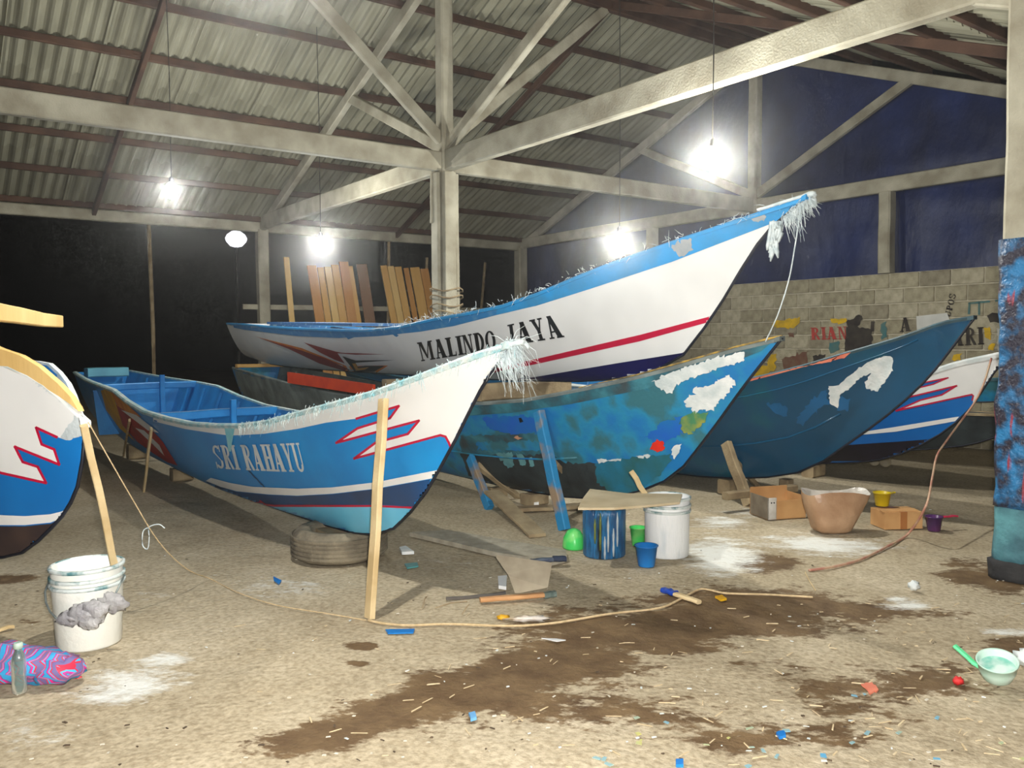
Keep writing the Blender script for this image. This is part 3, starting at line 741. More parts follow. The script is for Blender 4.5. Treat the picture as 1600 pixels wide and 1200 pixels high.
b1.paint('boat_name', quadmap(word('SRI RAHAYU', .03), (331, 695), (468, 691), (480, 737), (340, 731), 1.0), pm('silver letters', (220, 222, 222), (198, 204, 206), 8, .4), .006, 5)
b1.paint('stern_red', [[(182, 632), (205, 645), (235, 668), (255, 690), (278, 727), (262, 722), (240, 708), (215, 690), (192, 664)]], FLAMERED, .004)
b1.paint('stern_white_flash', [[(190, 640), (214, 648), (250, 676), (232, 672)], [(212, 668), (226, 672), (250, 695), (258, 712), (240, 694)]], WHITE, .006)
b1.paint('stern_orange', [[(172, 608), (196, 628), (222, 652), (206, 648), (184, 634)]], ORANGE, .005)
b1.paint('stern_yellow', [[(158, 610), (173, 606), (182, 632), (192, 664), (212, 690), (186, 668), (166, 640)]], YELLOW, .003)
for u, kn in ((7.45, 1), (9.9, 1)):
    q = u - b1.tip; zt = b1.zs(q) - 0.02; bb = b1.b(q) - 0.02
    t_ = obj('thwart', timber(W(2.25 - bb, u, zt), W(2.25 + bb, u, zt), 0.1, 0.07), INBLUE, b1.t)
    obj('thwart_post', timber(W(2.25 + .1, u - .09, b1.zk(q) + .1), W(2.25 + .1, u - .09, zt + .12), .05, .05, up=U2), INBLUE, b1.t)
obj('stern_block', timber(W(2.0, 12.35, 1.0), W(2.5, 12.35, 1.0), .3, .12), pm('pale teal stern', (96, 160, 178), (80, 140, 160), 4, .6), b1.t)
obj('bulkhead', prism([W(2.25 - .45, 10.4, .35), W(2.25 + .45, 10.4, .35), W(2.25 + .5, 10.4, .86), W(2.25 - .5, 10.4, .86)], U2 * .03), INBLUE, b1.t)
tipP = W(2.25, 3.08, 1.39)
b1.fringe(([b1.pt(x, 1, 1) + ZZ*.008 for x in np.linspace(0.0, 2.4, 60)]), 420, .05, TEALRIM, .0016, (-.15, -.3, -1), .32)
b1.fringe((tipP, W(2.25, 3.2, 1.3)), 260, .1, FIBRE, .0015, (.45, -.25, -.3), .5)
b1.fringe((tipP + U1*.06, W(2.25, 3.15, 1.36)), 60, .17, FIBRE, .0014, (.25, -.1, -1), .22)
obj('fibre_wrap', tube(spline([b1.pt(.55, 1, 1), b1.pt(.25, 1, 1) + ZZ*.005, W(2.25, 3.06, 1.38), W(2.29, 3.04, 1.385), W(2.31, 3.03, 1.36)], 5), [.008]*5 + [.01]*5 + [.012]*5 + [.01]*5 + [.004], 8), FIBRE, b1.t, True)
dz = [(352, 668), (368, 669), (364, 690), (362, 705), (358, 704), (356, 688)]
b1.paint('paint_drip', [dz], pm('pale teal drip', (120, 200, 214), (160, 210, 214), 9, .5), .007)

# --- grimy working boat carrying the white one
b3 = Boat('patchy paint-smeared blue boat carrying the white boat on top', 4.3, [(3.12, 1.40), (3.39, 1.11), (3.73, .715), (4.01, .44), (4.59, .22), (5.03, .14), (6, .1), (8, .1), (10, .15), (12.3, .35)],
          [(1155, 544), (1015, 584), (893, 611), (798, 627)], 12.3, [(6.5, .84), (8, .83), (9.75, .89), (10.5, .93), (12.3, 1.02)],
          dict(hull=PATCHY, inner=GREYHULL, gunwale=GREYHULL, rail=(.03, .03)), deck=False)
b3.paint('grimy_strake', [band([(1212, 530), (1155, 546), (1015, 586), (893, 613), (798, 629), (720, 636)], [(1190, 548), (1155, 562), (1015, 606), (893, 631), (798, 645), (720, 650)])], PATCHDK, .003)
b3.paint('dark_bottom', [rag(zc((250, 650), (700, 660), (760, 700), (850, 705), (920, 700), (930, 800), (1000, 850), (940, 895), (700, 885), (500, 880), (300, 800)), 3)], GRIMY, .003)
b3.paint('teal_bottom', [rag(zc((920, 700), (1150, 675), (1285, 660), (1295, 690), (1240, 760), (1150, 830), (1080, 865), (990, 850), (925, 800)), 2)], TEALBOT, .004)
b3.paint('grey_smear', [rag(zc((250, 570), (640, 560), (650, 600), (560, 590), (520, 600), (330, 600), (330, 640), (640, 645), (640, 665), (330, 665), (250, 660)), 3, seed=3)], PATCHDK, .004)
b3.paint('white_dab', [rag(z6((515, 900), (590, 868), (660, 838), (780, 800), (920, 770), (926, 808), (820, 840), (700, 882), (615, 920), (600, 955), (545, 935)), 2.5, 3), rag(z6((690, 930), (760, 925), (800, 900), (855, 872), (885, 905), (850, 955), (780, 1032), (690, 1035), (655, 985), (700, 960)), 3.5, 3, 4), rag(z6((830, 1215), (850, 1180), (870, 1200), (840, 1240)), 2, 3)], WHITEDUST, .005)
b3.paint('yellow_green_dab', [rag(z6((655, 1060), (700, 1040), (765, 1040), (740, 1090), (690, 1135), (650, 1130), (640, 1090)), 3, 3, 2)], pm('yellow green dab', (168, 160, 60), (70, 130, 90), 10, .5), .005)
b3.paint('red_dab', [rag([(1018, 694), (1028, 687), (1037, 690), (1039, 702), (1028, 706), (1017, 701)], 1.5, 3)], pm('bright red dab', (232, 52, 34), (210, 44, 30), 8, .4), .005)
b3.paint('deep_blue_dab', [rag(z6((560, 1080), (640, 1060), (640, 1130), (560, 1180), (480, 1150)), 5, 4, 8), rag(zc((360, 480), (560, 470), (640, 490), (640, 550), (500, 565), (400, 540)), 3, 4)], pm('deep blue dab', (30, 96, 190), (28, 110, 180), 7, .4), .0042)
b3.paint('white_scrape', [rag(zc((930, 690), (1050, 682), (1050, 692), (930, 700)), 2, 3), rag(zc((1120, 668), (1185, 660), (1185, 675), (1120, 678)), 2, 3), rag(zc((1300, 620), (1340, 610), (1335, 650), (1305, 690), (1292, 650)), 1.5, 3)], WHITEDUST, .006)
b3.paint('pale_teal_smear', [rag(zc((430, 655), (510, 655), (515, 720), (485, 728), (450, 690)), 2, 3), rag(zc((525, 655), (565, 665), (580, 710), (550, 715)), 2, 3), rag(zc((590, 680), (605, 675), (620, 718), (595, 722)), 1, 3)], pm('pale teal smear', (110, 168, 174), (90, 140, 146), 8, .5), .006)
b3.paint('salmon_fleck', [rag(zc((515, 580), (535, 568), (560, 582), (540, 590)), 1, 3)], pm('salmon fleck', (200, 150, 120), (180, 130, 100), 8, .6), .006)
b3.paint('black_hole', [rag(zc((540, 482), (555, 478), (562, 500), (545, 505)), 1, 3)], BLACK, .006)
b3.paint('grey_stern', [[(366, 574), (420, 590), (480, 604), (560, 616), (700, 634), (700, 700), (500, 680), (400, 640), (374, 610)]], GREYHULL, .0032)
b3.bead(.40, .01, PATCHY, 1.5)
obj('bow_cap', tube([b3.pt(q, 1, 1) + ZZ*.014 for q in (0, .1, .3, .6, 1, 1.5)], [.005, .007, .006, .006, .005, .003], 6), pm('yellow worn edge', (196, 160, 70), (90, 84, 70), 18, .7), b3.t)

# --- white boat with MALINDO JAYA
b2 = Boat('white boat with blue rail and black lettering, raised above others', 4.3, [(2.95, 2.22), (3.22, 2.06), (3.68, 1.52), (3.95, 1.265), (4.4, 1.13), (5, 1.07), (7, 1.04), (10, 1.04), (11.9, 1.08), (13.1, 1.25)],
          [(1190, 332), (1032, 385), (920, 425), (850, 455), (776, 480), (657, 502), (591, 516), (528, 515), (430, 511), (370, 506)], 12.6, [(13, 1.68)],
          dict(hull=WHITE, inner=RAILDARK, gunwale=RAILBLUE, rail=(.035, .03)))
s2t = [(1262, 306), (1239, 306), (1190, 332), (1032, 385), (920, 425), (850, 455), (776, 480), (657, 502), (591, 516), (528, 515), (430, 511), (363, 504)]
s2b = [(1250, 318), (1213, 346), (1190, 355), (1050, 409), (920, 452), (840, 477), (776, 492), (710, 509), (657, 518), (591, 525), (528, 528), (465, 525), (381, 515), (366, 512)]
b2.paint('blue_rail', [band(s2t[:7], s2b[:7])], RAILBLUE, .003)
b2.paint('worn_rail', [band(s2t[6:], s2b[6:])], pm('faded rail blue', (50, 128, 186), (96, 150, 190), 12, .5, lo=.3, hi=.5), .003)
b2.paint('red_stripe', [band([(1114, 493), (1000, 523), (840, 560), (740, 582), (690, 592)], [(1107, 503), (1000, 533), (840, 568), (740, 588), (690, 596)])], RED, .004)
b2.paint('navy_bottom', [band([(1068, 551), (960, 568), (840, 588), (760, 600), (700, 606), (640, 605), (600, 602), (540, 594), (480, 583), (420, 572), (392, 562)], [(1052, 566), (1000, 590), (960, 610), (840, 650), (700, 690), (600, 670), (540, 640), (480, 620), (420, 600), (392, 580)])], NAVY, .003)
b2.paint('dark_red_line', line_poly([(400, 566), (450, 578), (500, 588), (560, 598)], 4), DKRED, .006)
fo = pm('flame orange edge', (228, 140, 36), (214, 104, 30), 6, .45)
b2.paint('flame_edge', [z5((112, 416), (320, 468), (500, 540), (520, 580), (560, 592), (635, 588), (705, 545), (745, 520), (705, 490), (480, 484), (310, 434), (420, 505), (520, 548), (400, 518), (240, 455))], fo, .004)
b2.paint('flame_white', [z5((478, 492), (640, 500), (700, 512), (505, 502), (548, 578), (535, 575), (500, 520))], WHITE, .0055)
b2.paint('flame_red', [z5((130, 422), (320, 478), (430, 515), (520, 556), (530, 574), (400, 536), (260, 470)), z5((330, 442), (470, 482), (500, 488), (690, 494), (560, 496), (480, 490), (512, 535), (470, 520), (400, 486))], DKRED, .006)
b2.paint('flame_black', [z5((502, 503), (560, 522), (735, 520), (560, 532), (570, 550), (600, 545), (690, 546), (625, 580), (560, 578), (540, 550))], BLACK, .0065)
b2.paint('flame_yellow', [z5((545, 535), (560, 534), (572, 556), (620, 551), (600, 562), (562, 566))], pm('flame yellow', (214, 160, 70), (200, 140, 50), 6, .45), .0075)
b2.paint('boat_name', quadmap(word('MALINDO', .04), (652, 535), (773, 515), (777, 545), (659, 564)), BLACK, .006, 5)
b2.paint('boat_name', quadmap(word('JAYA', .05), (790, 508), (868, 491), (883, 526), (793, 540)), BLACK, .006, 5)
b2.paint('bare_patch', [rag(z6((595, 295), (650, 270), (690, 265), (690, 315), (650, 345), (620, 330)), 3, 3), rag(z6((920, 155), (1010, 125), (1015, 185), (985, 190)), 3, 3, 5)], pm('bare grey patch', (150, 158, 164), (170, 172, 172), 14, .6), .006)
obj('deck_board', prism([W(4.3 - .5, 8.0, b2.zs(5.4) + .03), W(4.3 + .45, 8.0, b2.zs(5.4) + .03), W(4.3 + .42, 10.6, b2.zs(7.6) + .03), W(4.3 - .46, 10.6, b2.zs(7.6) + .03)], ZZ * .03), RAILDARK, b2.t)
tip2 = W(4.3, 2.95, 2.22)
b2.fringe((tip2, W(4.3, 3.12, 2.12)), 300, .075, FIBRE, .002, (.35, -.2, -.5), .45)
b2.fringe((tip2, W(4.3, 3.08, 2.14)), 24, .16, FIBRE, .0022, (.12, -.1, -1), .12)
b2.fringe(([b2.pt(x, 1, 1) + ZZ*.02 for x in np.linspace(.1, 4.5, 90)]), 260, .035, FIBRE, .0022, (-.2, -.2, 0), .9)
obj('fibre_wrap', tube(spline([b2.pt(.3, 1, 1) + ZZ*.02, tip2 + ZZ*.01, tip2 + U1*.04 + ZZ*-.01, tip2 + U1*.05 + ZZ*-.06], 6), [.01]*6 + [.018]*6 + [.022]*6 + [.01], 8), FIBRE, b2.t, True)
# rag of fibre and a string hanging from that bow
r0 = onp(1212, 345, 4.28)
rg = [join(*[tube(spline([vpl(1212 + random.uniform(-8, 8), 346, r0), vpl(1212 + random.uniform(-10, 10), 368 + random.uniform(-8, 8), r0), vpl(1207 + random.uniform(-9, 9), 385 + random.uniform(0, 26), r0)], 3), [.012]*3 + [.014]*3 + [.004], 5) for _ in range(14)])]
obj('fibre_rag', rg[0], FIBRE, None, True, 'ragged pale fibre strip hanging under the highest bow', 'rag')
st0 = onp(1250, 340, 4.25)
obj('string', tube(spline([onp(1252, 322, 4.28), vpl(1243, 380, st0), vpl(1232, 440, st0), vpl(1214, 495, st0), onp(1196, 534, 4.2)], 6), .004, 5), FIBRE, None, True, 'white string from the highest bow down to the patchy boat', 'string')
for u in (5.7, 7.2, 12.0):
    q = u - b3.tip; h = b2.zk(u - b2.tip) - (b3.zs(q) + .02) - .012
    obj('cross_timber', timber(W(4.3 - b3.b(q) - .01, u, b3.zs(q) + .02 + max(h, .05)/2), W(4.3 + b3.b(q) + .01, u, b3.zs(q) + .02 + max(h, .05)/2), .1, max(h, .05)), OLDWOOD if u < 12 else PLANK[0],
        label={5.7: 'wooden spacer under the white boat just behind the silver-lettered bow', 7.2: 'wooden spacer between the two stacked boats amidships', 12.0: 'yellowish wooden spacer under the stern of the white boat'}[u], cat='timber')
q = 9.5 - b3.tip
obj('orange_board', prism([W(4.3 - b3.b(6.55) - .03, 9.7, .9), W(4.3 - b3.b(4.3) - .03, 7.4, .86), W(4.3 - b3.b(4.3) - .03, 7.4, .97), W(4.3 - b3.b(6.55) - .03, 9.7, 1.03)], U1 * .03), ORANGEBOARD, None, False,
    'orange red board wedged under the stern of the white boat', 'board')

# --- teal boat
b4 = Boat('plain deep teal boat with thick white brush strokes on its bow', 6.0, [(2.79, 1.535), (3.15, 1.06), (3.71, .585), (4.17, .285), (4.83, .15), (5.6, .1), (8, .08), (11, .2), (12.2, .4)],
          [(1486, 501), (1405, 528), (1324, 551), (1242, 575), (1158, 595)], 12.2, [(5.4, .9), (6.6, .83), (8, .82), (10, .9), (12.2, 1.0)], dict(hull=TEAL, inner=TEAL, gunwale=pm('teal rim', (34, 76, 92), (50, 70, 76), 8, .5), rail=(.03, .03)))
b4.paint('white_brush_stroke', [rag(z6((1300, 920), (1340, 922), (1400, 868), (1470, 818), (1555, 787), (1588, 800), (1585, 850), (1520, 945), (1465, 938), (1462, 905), (1492, 862), (1440, 885), (1385, 940), (1350, 962), (1342, 1020), (1305, 1000)), 1.6, 3)], WHITEDUST, .005)
b4.paint('blue_smear', [rag(z6((1020, 1000), (1080, 1000), (1120, 1020), (1110, 1060), (1060, 1050)), 2, 4), rag(z6((1150, 1080), (1230, 980), (1290, 940), (1300, 1000), (1240, 1040), (1190, 1090)), 4, 4), rag(z6((1345, 970), (1400, 980), (1390, 1030), (1340, 1030)), 3, 4)], TEALLT, .004)
b4.paint('salmon_rim', [band([(1150, 594), (1158, 592), (1242, 572), (1330, 547)], [(1150, 601), (1158, 599), (1242, 577), (1330, 550)])], PINKRIM, .006)
b4.bead(.36, .01, TEAL, .9); b4.bead(.84, .007, TEAL, .3)
# --- second white and blue boat
b5 = Boat('white and blue boat with red flames behind the teal boat', 7.4, [(3.1, 1.29), (3.24, 1.15), (3.5, .74), (3.82, .47), (4.25, .26), (4.77, .16), (5.6, .1), (8, .08), (12, .4)],
          [(1548, 556), (1502, 566), (1431, 587)], 12, [(4.6, .9), (5.6, .82), (7, .8), (9, .85), (12, 1.0)], dict(hull=BLUE5, inner=INBLUE, gunwale=WHITEDUST, rail=(.05, .05)))
b5.paint('white_bow', [zb5((0, 200), (80, 262), (490, 180), (350, 240), (150, 290), (0, 360), (-20, 395), (570, 255), (430, 340), (230, 390), (0, 490), (720, 335), (722, 430), (1015, 110), (1060, -60), (760, 0), (500, 70), (200, 136), (0, 190))], WHITE, .003)
b5.paint('red_outline', line_poly(zb5((80, 262), (490, 180), (350, 240), (150, 290), (0, 360)), 2) + line_poly(zb5((-20, 395), (570, 255), (430, 340), (230, 390), (0, 490), (710, 337), (725, 350), (715, 390)), 2.4), RED, .005)
b5.paint('white_stripe', [band(zb5((-330, 690), (0, 640), (595, 543)), zb5((-400, 722), (0, 685), (555, 588)))], WHITE, .004)
b5.paint('black_bottom', [band([(1310, 696), (1400, 690), (1455, 686)], [(1270, 722), (1310, 728), (1356, 727), (1405, 713), (1440, 698)])], BLACKBOT, .004)
# --- far pair behind the painted post
b6 = Boat('blue bow peeping out behind the painted foreground post', 9.0, [(3.3, 1.02), (3.6, .86), (4.0, .73), (5, .7), (8, .68), (11.5, .7)], [], 11.5, [(4.5, .93), (6, .86), (11.5, .86)], dict(hull=PATCHY, inner=PATCHY, gunwale=PATCHDK, rail=(.04, .03)), ribs=False, deck=False)
b7 = Boat('dark grey hull lying under the farthest blue bow', 9.0, [(3.5, .62), (3.8, .45), (4.3, .25), (5.2, .12), (8, .1), (11.5, .3)], [], 11.5, [(6, .58), (11.5, .58)], dict(hull=GRIMY, inner=GRIMY, gunwale=OLDWOOD, rail=(.04, .03)), ribs=False, deck=False)
# --- boat at the left edge
B0PTS = [(0, 0), (.08, .035), (.2, .075), (.5, .14), (1, .215), (1.5, .28), (2, .34), (3, .44), (4.5, .5), (9, .4)]
b0 = Boat('white and blue bow at left edge with a curved plank on it', 0, [(1.6, .24), (3, .2), (6, .2), (8.5, .4)],
          [(122, 641), (63, 599), (0, 571)], 0, [], dict(hull=BLUE0, inner=INBLUE, gunwale=WHITEDUST, rail=(.03, .03)), breadth=B0PTS, blunt=.8, turn=math.radians(28), keel_px=[(134, 662, 3.75), (131, 700), (124, 750), (108, 790), (75, 830), (30, 865)])
wz0 = z4((-40, 470), (0, 488), (180, 568), (350, 688), (388, 745), (372, 790), (300, 822), (258, 808), (165, 765), (190, 840), (245, 862), (268, 930), (70, 850), (105, 918), (172, 940), (210, 1012), (0, 965), (-40, 955))
b0.paint('white_bow', [wz0], WHITE, .003, 4)
b0.paint('red_outline', line_poly(z4((258, 808), (165, 765), (190, 840), (245, 862), (268, 930), (70, 850), (105, 918), (172, 940), (210, 1012), (0, 965)), 4), RED, .005, 4)
b0.paint('white_stripe', [band([(-10, 804), (40, 806), (80, 803), (108, 796)], [(-10, 820), (40, 820), (80, 816), (104, 806)])], WHITE, .004, 4)
b0.paint('dark_bottom', [band([(-10, 822), (40, 822), (80, 818), (106, 806)], [(-10, 900), (30, 880), (70, 850), (100, 825)])], DARKHULL, .003, 4)
b0.paint('grey_wrap', [rag(z4((300, 770), (350, 690), (392, 742), (375, 800), (300, 825), (270, 810)), 2, 4)], pm('wrapped grey fibre', (196, 204, 206), (170, 180, 184), 9, .6, .3, 40), .006, 4)
# planks at the left edge
pc = onp(60, 590, .45)
topc = [(-30, 532), (0, 545), (30, 555), (60, 573), (90, 599), (110, 620), (121, 638)]; botc = [(-30, 558), (0, 573), (30, 585), (60, 600), (90, 618), (110, 632), (123, 643)]
P_ = [W(0, 0, 0)] * 0
cp = []
for (x, y) in topc: cp.append((x, y))
v, f = [], []
for (tx, ty), (bx, by) in zip(topc, botc):
    q = b0.solve(max(bx, 0), by if bx >= 0 else 571)
    u1 = b0.c - (b0.b(q[0]) if q else .2) - (.02 if bx < 0 else 0)
    T, Bt = b0.onp(tx, ty, u1), b0.onp(bx, by, u1)
    v += [T, Bt, T + b0.U1 * .028, Bt + b0.U1 * .028]
for i in range(len(topc) - 1):
    a = i * 4; b = a + 4
    f += [(a, a+1, b+1, b), (a+2, b+2, b+3, a+3), (a, b, b+2, a+2), (a+1, a+3, b+3, b+1)]
f += [(0, 2, 3, 1), (len(v)-4, len(v)-3, len(v)-1, len(v)-2)]
obj('curved_plank', (v, f), PLANK[2], None, False, 'curved bare wooden plank standing along the gunwale of left-edge boat', 'plank')
e1 = dep(92, 503, 3.7); e0 = Vector((e1.x + 0.78, e1.y - 1.95, e1.z))
pk = thing('raised_plank', e0, 'straight bare plank end poking in above the left-edge boat', 'plank')
obj('board', timber(e0, e1, .03, .052), PLANK[2], pk)
obj('support_leg', timber(Vector((e0.x - .02, e0.y + .05, 0)), Vector((e0.x - .02, e0.y + .05, e0.z - .03)), .05, .07, up=U2), OLDWOOD, pk)

# keel chocks that carry the hulls
for bt, us in ((b1, (8.8, 10.8)), (b3, (5.6, 8, 10.5)), (b4, (4.9, 8, 11)), (b5, (5, 8, 11)), (b0, (b0.tip + 3.2, b0.tip + 6.5)), (b7, (5.6, 9))):
    wname = {id(b1): 'the silver-lettered boat', id(b3): 'the patchy blue boat', id(b4): 'the teal boat', id(b5): 'the flame-painted boat behind', id(b0): 'the left-edge boat', id(b7): 'the dark far hull'}[id(bt)]
    for k_, u in enumerate(us):
        h = bt.zk(u - bt.tip) - .012
        obj('keel_chock', timber(bt.W(bt.c - .08, u, h/2), bt.W(bt.c + .12, u, h/2), .14, max(h, .03)), OLDWOOD, label='old timber chock under ' + wname + ', ' + ('nearest its bow' if k_ == 0 else 'nearest its stern' if k_ == len(us) - 1 else 'amidships'), cat='chock', group='chocks under ' + wname)
# chocks between far pair
obj('cross_timber', timber(W(8.5, 6, .635), W(9.5, 6, .635), .1, .08), OLDWOOD, label='timber between the two far boats', cat='timber')

# ------------------------------------------------------------------ lamps
GLOW = pm('lit bulb', (255, 255, 255), (255, 255, 255), emit=((1, 1, .93), 60.0))
def _bulbmat():
    nt = GLOW.node_tree; N = nt.nodes; L = nt.links; tr = N.new('ShaderNodeBsdfTransparent'); mx = N.new('ShaderNodeMixShader'); mx.inputs[0].default_value = .15
    L.new(tr.outputs[0], mx.inputs[1]); L.new(N['Principled BSDF'].outputs[0], mx.inputs[2]); L.new(mx.outputs[0], N['Material Output'].inputs['Surface'])
_bulbmat()
def lamp(px, py, t, top, label, w=1.0):
    P = dep(px, py, t)
    o = thing('light_bulb', P, label, 'lamp')
    g = obj('bulb', lathe([(0.001, -.105), (.038, -.095), (.064, -.06), (.072, -.015), (.06, .035), (.034, .065), (.024, .075)], P, 20), GLOW, o, True)
    g.visible_shadow = True
    obj('socket', lathe([(.024, .07), (.027, .08), (.027, .12), (.012, .14)], P, 14), BARE, o, True)
    obj('cord', tube([P + ZZ*.13, P + ZZ*.13 + (top - P - ZZ*.13)*.5 + U1*.01, top], .005, 5), BARE, o)
    l = bpy.data.lights.new('bulb_light', 'POINT'); l.energy = BULB_W * w; l.color = (1, .99, .92); l.shadow_soft_size = .035
    lo = bpy.data.objects.new('bulb_light', l); COL.objects.link(lo); lo.parent = o; lo.location = (0, 0, -.03)
for px, py, t, nm, w in ((1113, 245, 6.3, 'bright bare bulb hanging right of centre above the highest bow', 1.3), (968, 375, 8.7, 'bright bare bulb hanging just over the white boat rail', 1.1),
                      (501, 380, 10.6, 'bare bulb glowing in front of the standing planks', 1.0), (268, 296, 9.3, 'bare bulb hanging beneath the roof at left', .7)):
    P = dep(px, py, t); b = P.dot(U2); lamp(px, py, t, Vector((P.x, P.y, roofz(b) + .13)), nm, w)
P = W(1.3, 3.5, 3.1); lamp(*proj(P), (RM.transposed() @ (P - CAM)).z * -1, P + ZZ * .85, 'added unseen bulb over the front left boats, brightening the front floor', 1.7)  # extra bulb out of view, put in to brighten the dark front floor
P = dep(369, 374, 17.5)
o = thing('white_oval', Vector((P.x, P.y, 0)), 'glowing white oval outside in the dark left of back post', 'lamp')  # stands in for a bright oval spot; built as a glowing globe on a pole
obj('globe', lathe([(0.01, -.17), (.12, -.14), (.2, -.05), (.22, .02), (.18, .1), (.09, .165), (.01, .18)], P, 20), pm('lit globe', (250, 250, 255), emit=((.92, .92, 1), 1.6)), o, True)
obj('oval_pole', tube([Vector((P.x, P.y, 0)), P - ZZ*.16], .03, 8), BARE, o)

# ------------------------------------------------------------------ planks standing at the back
PR = W(A0, BE - .04, 0)
def on_back(x, y):
    d = ray(x, y); return CAM + d * ((BE - .06) / d.dot(U2))
pls = [(443, 452, 402, 0, 2), (479, 494, 415, 5, 1), (495, 505, 418, 5, 0), (506, 517, 417, 5, 2), (517, 529, 414, 5, 0), (529, 544, 409, 5, 1), (544, 551, 416, 5, 0), (556, 573, 413, 5, 3),
       (594, 604, 415, 8, 0), (605, 615, 416, 8, 2), (616, 627, 417, 8, 0), (630, 638, 419, 8, 1), (640, 655, 418, 8, 0), (656, 669, 420, 8, 1)]
nms = ['leftmost, thin pale standing plank beside the back post', 'orange brown plank, left end of the close-packed standing bundle', 'second plank from the left in the close-packed bundle', 'third plank from the left in the close-packed bundle', 'fourth plank from the left in the close-packed bundle', 'tallest plank of the close-packed standing bundle', 'narrow plank at right end of the close-packed bundle', 'single dark brown plank standing between the two plank bundles',
       'left plank of the leaning trio right of the dark plank', 'middle plank of the leaning trio right of the dark plank', 'right plank of the leaning trio right of the dark plank', 'narrow orange plank in the bundle next to the middle column', 'broad plank in the bundle next to the middle column', 'plank touching the middle column, rightmost of all standing planks']
for i, (x0, x1, yt, ln, mi) in enumerate(pls):
    T = on_back((x0 + x1) / 2, yt); w = (on_back(x1, yt) - on_back(x0, yt)).length * .94
    k = -.5
    Bt = Vector((T.x, T.y, 0)) + U2 * k + U1 * (ln * .035)
    obj('standing_plank', timber(Bt, T, w, .028, up=-U2, seg=3, jit=.003, ch=.06), PLANK[mi], label=nms[i], cat='plank', group='planks standing against the back rail')
# red cloth and pale box next to column, on the white boat's far rail
q = 6.55 - b2.tip
def far_rail(u, lift=.02): return W(4.3 + b2.b(u - b2.tip) - .03, u, b2.zs(u - b2.tip) + lift)
obj('red_cloth', blob(far_rail(6.75), .07, .07, .06, seed=3, amp=.2), pm('red cloth', (206, 62, 78), (180, 40, 60), 9, .8), None, True, 'crumpled red cloth on the white boat rail beside the column', 'cloth')
obj('paper_cup', lathe([(.03, 0), (.04, .1), (.036, .1), (.028, .01)], far_rail(6.5), 14), WHITEDUST, None, True, 'small white cup on the rail right of the red cloth', 'cup')

# ------------------------------------------------------------------ props and boards around the hulls
def stick(name, a, b, w, h, mat, label, cat='prop', up=None):
    return obj(name, timber(a, b, w, h, up=up or U2, seg=5, jit=.004), mat, label=label, cat=cat)
# pole leaning on the SRI RAHAYU hull
g0 = gnd(577, 966); 
def hullpt(bt, x, y, off=.02):
    d = ray(x, y).normalized(); h = bt.bvh.ray_cast(CAM, d)
    if h[0] is None: h = bt.bvh.find_nearest(CAM + d * 4.5)
    n = h[1] if h[1].dot(d) < 0 else -h[1]
    return h[0] + n * off
def extend(a, b, k): return a + (b - a) * k
hp = hullpt(b1, 606, 620, .03)
stick('leaning_pole', g0, hp, .07, .03, RAWWOOD, 'pale stick propped from the floor against the silver-lettered bow', 'pole', U1)
hp = hullpt(b1, 206, 655, .02); stick('leaning_stick', gnd(193, 712), hp, .03, .02, RAWWOOD, 'thin stick against the red stern, farther of two', 'stick', U1)
hp = hullpt(b1, 240, 668, .02); stick('leaning_stick', gnd(224, 768), hp, .035, .02, RAWWOOD, 'thin stick against the red stern, nearer of two', 'stick', U1)
# props of the patchy boat
hp = hullpt(b3, 846, 640, .035); stick('blue_prop', gnd(882, 828), hp, .09, .06, PROPBLUE, 'long blue-painted timber prop against the patchy boat', 'prop', U1)
hp = hullpt(b3, 738, 712, .03); stick('blue_prop', gnd(766, 795), hp, .09, .05, PROPBLUE, 'short half-blue timber prop beside the silver-lettered bow', 'prop', U1)
hp = hullpt(b3, 748, 722, .03); stick('brace', gnd(812, 778), hp, .06, .04, OLDWOOD, 'thin brace slanting right from the short blue prop', 'prop', U1)
hp = hullpt(b3, 872, 720, .03); stick('brace', gnd(925, 790), hp, .06, .04, OLDWOOD, 'thin brace slanting right from the long blue prop', 'prop', U1)
a = gnd(768, 768, .16); stick('slanting_board', gnd(840, 836, .015), a, .13, .025, OLDWOOD, 'flat brown board slanting down to the floor below patchy boat', 'board', ZZ)
obj('board_rest', timber(gnd(764, 774) , gnd(790, 772), .1, .14), OLDWOOD, label='low timber block holding up the slanting brown board', cat='block')
stick('floor_board', gnd(800, 796, .02), gnd(925, 790, .02), .12, .03, OLDWOOD, 'dusty board lying under the patchy boat', 'board', ZZ)
# stand of the teal boat
hp = hullpt(b4, 1137, 690, .03); stick('timber_prop', gnd(1170, 790), hp, .09, .06, OLDWOOD, 'knotty timber prop against the teal boat', 'prop', U1)
stick('brace', gnd(1186, 762, .03), hullpt(b4, 1152, 715, .05), .06, .04, OLDWOOD, 'short brace beside the knotty timber prop', 'prop', U1)
stick('trestle_bar', gnd(1133, 775, .14), gnd(1242, 762, .14), .07, .06, OLDWOOD, 'horizontal timber bar under the teal boat', 'timber', ZZ)
for x, y in ((1172, 786), (1228, 768)):
    stick('wood_block', gnd(x, y), gnd(x, y) + ZZ * .115, .1, .1, OLDWOOD, 'squat block below the trestle bar, ' + ('left one by the carton' if x < 1200 else 'right one behind the carton'), 'block')
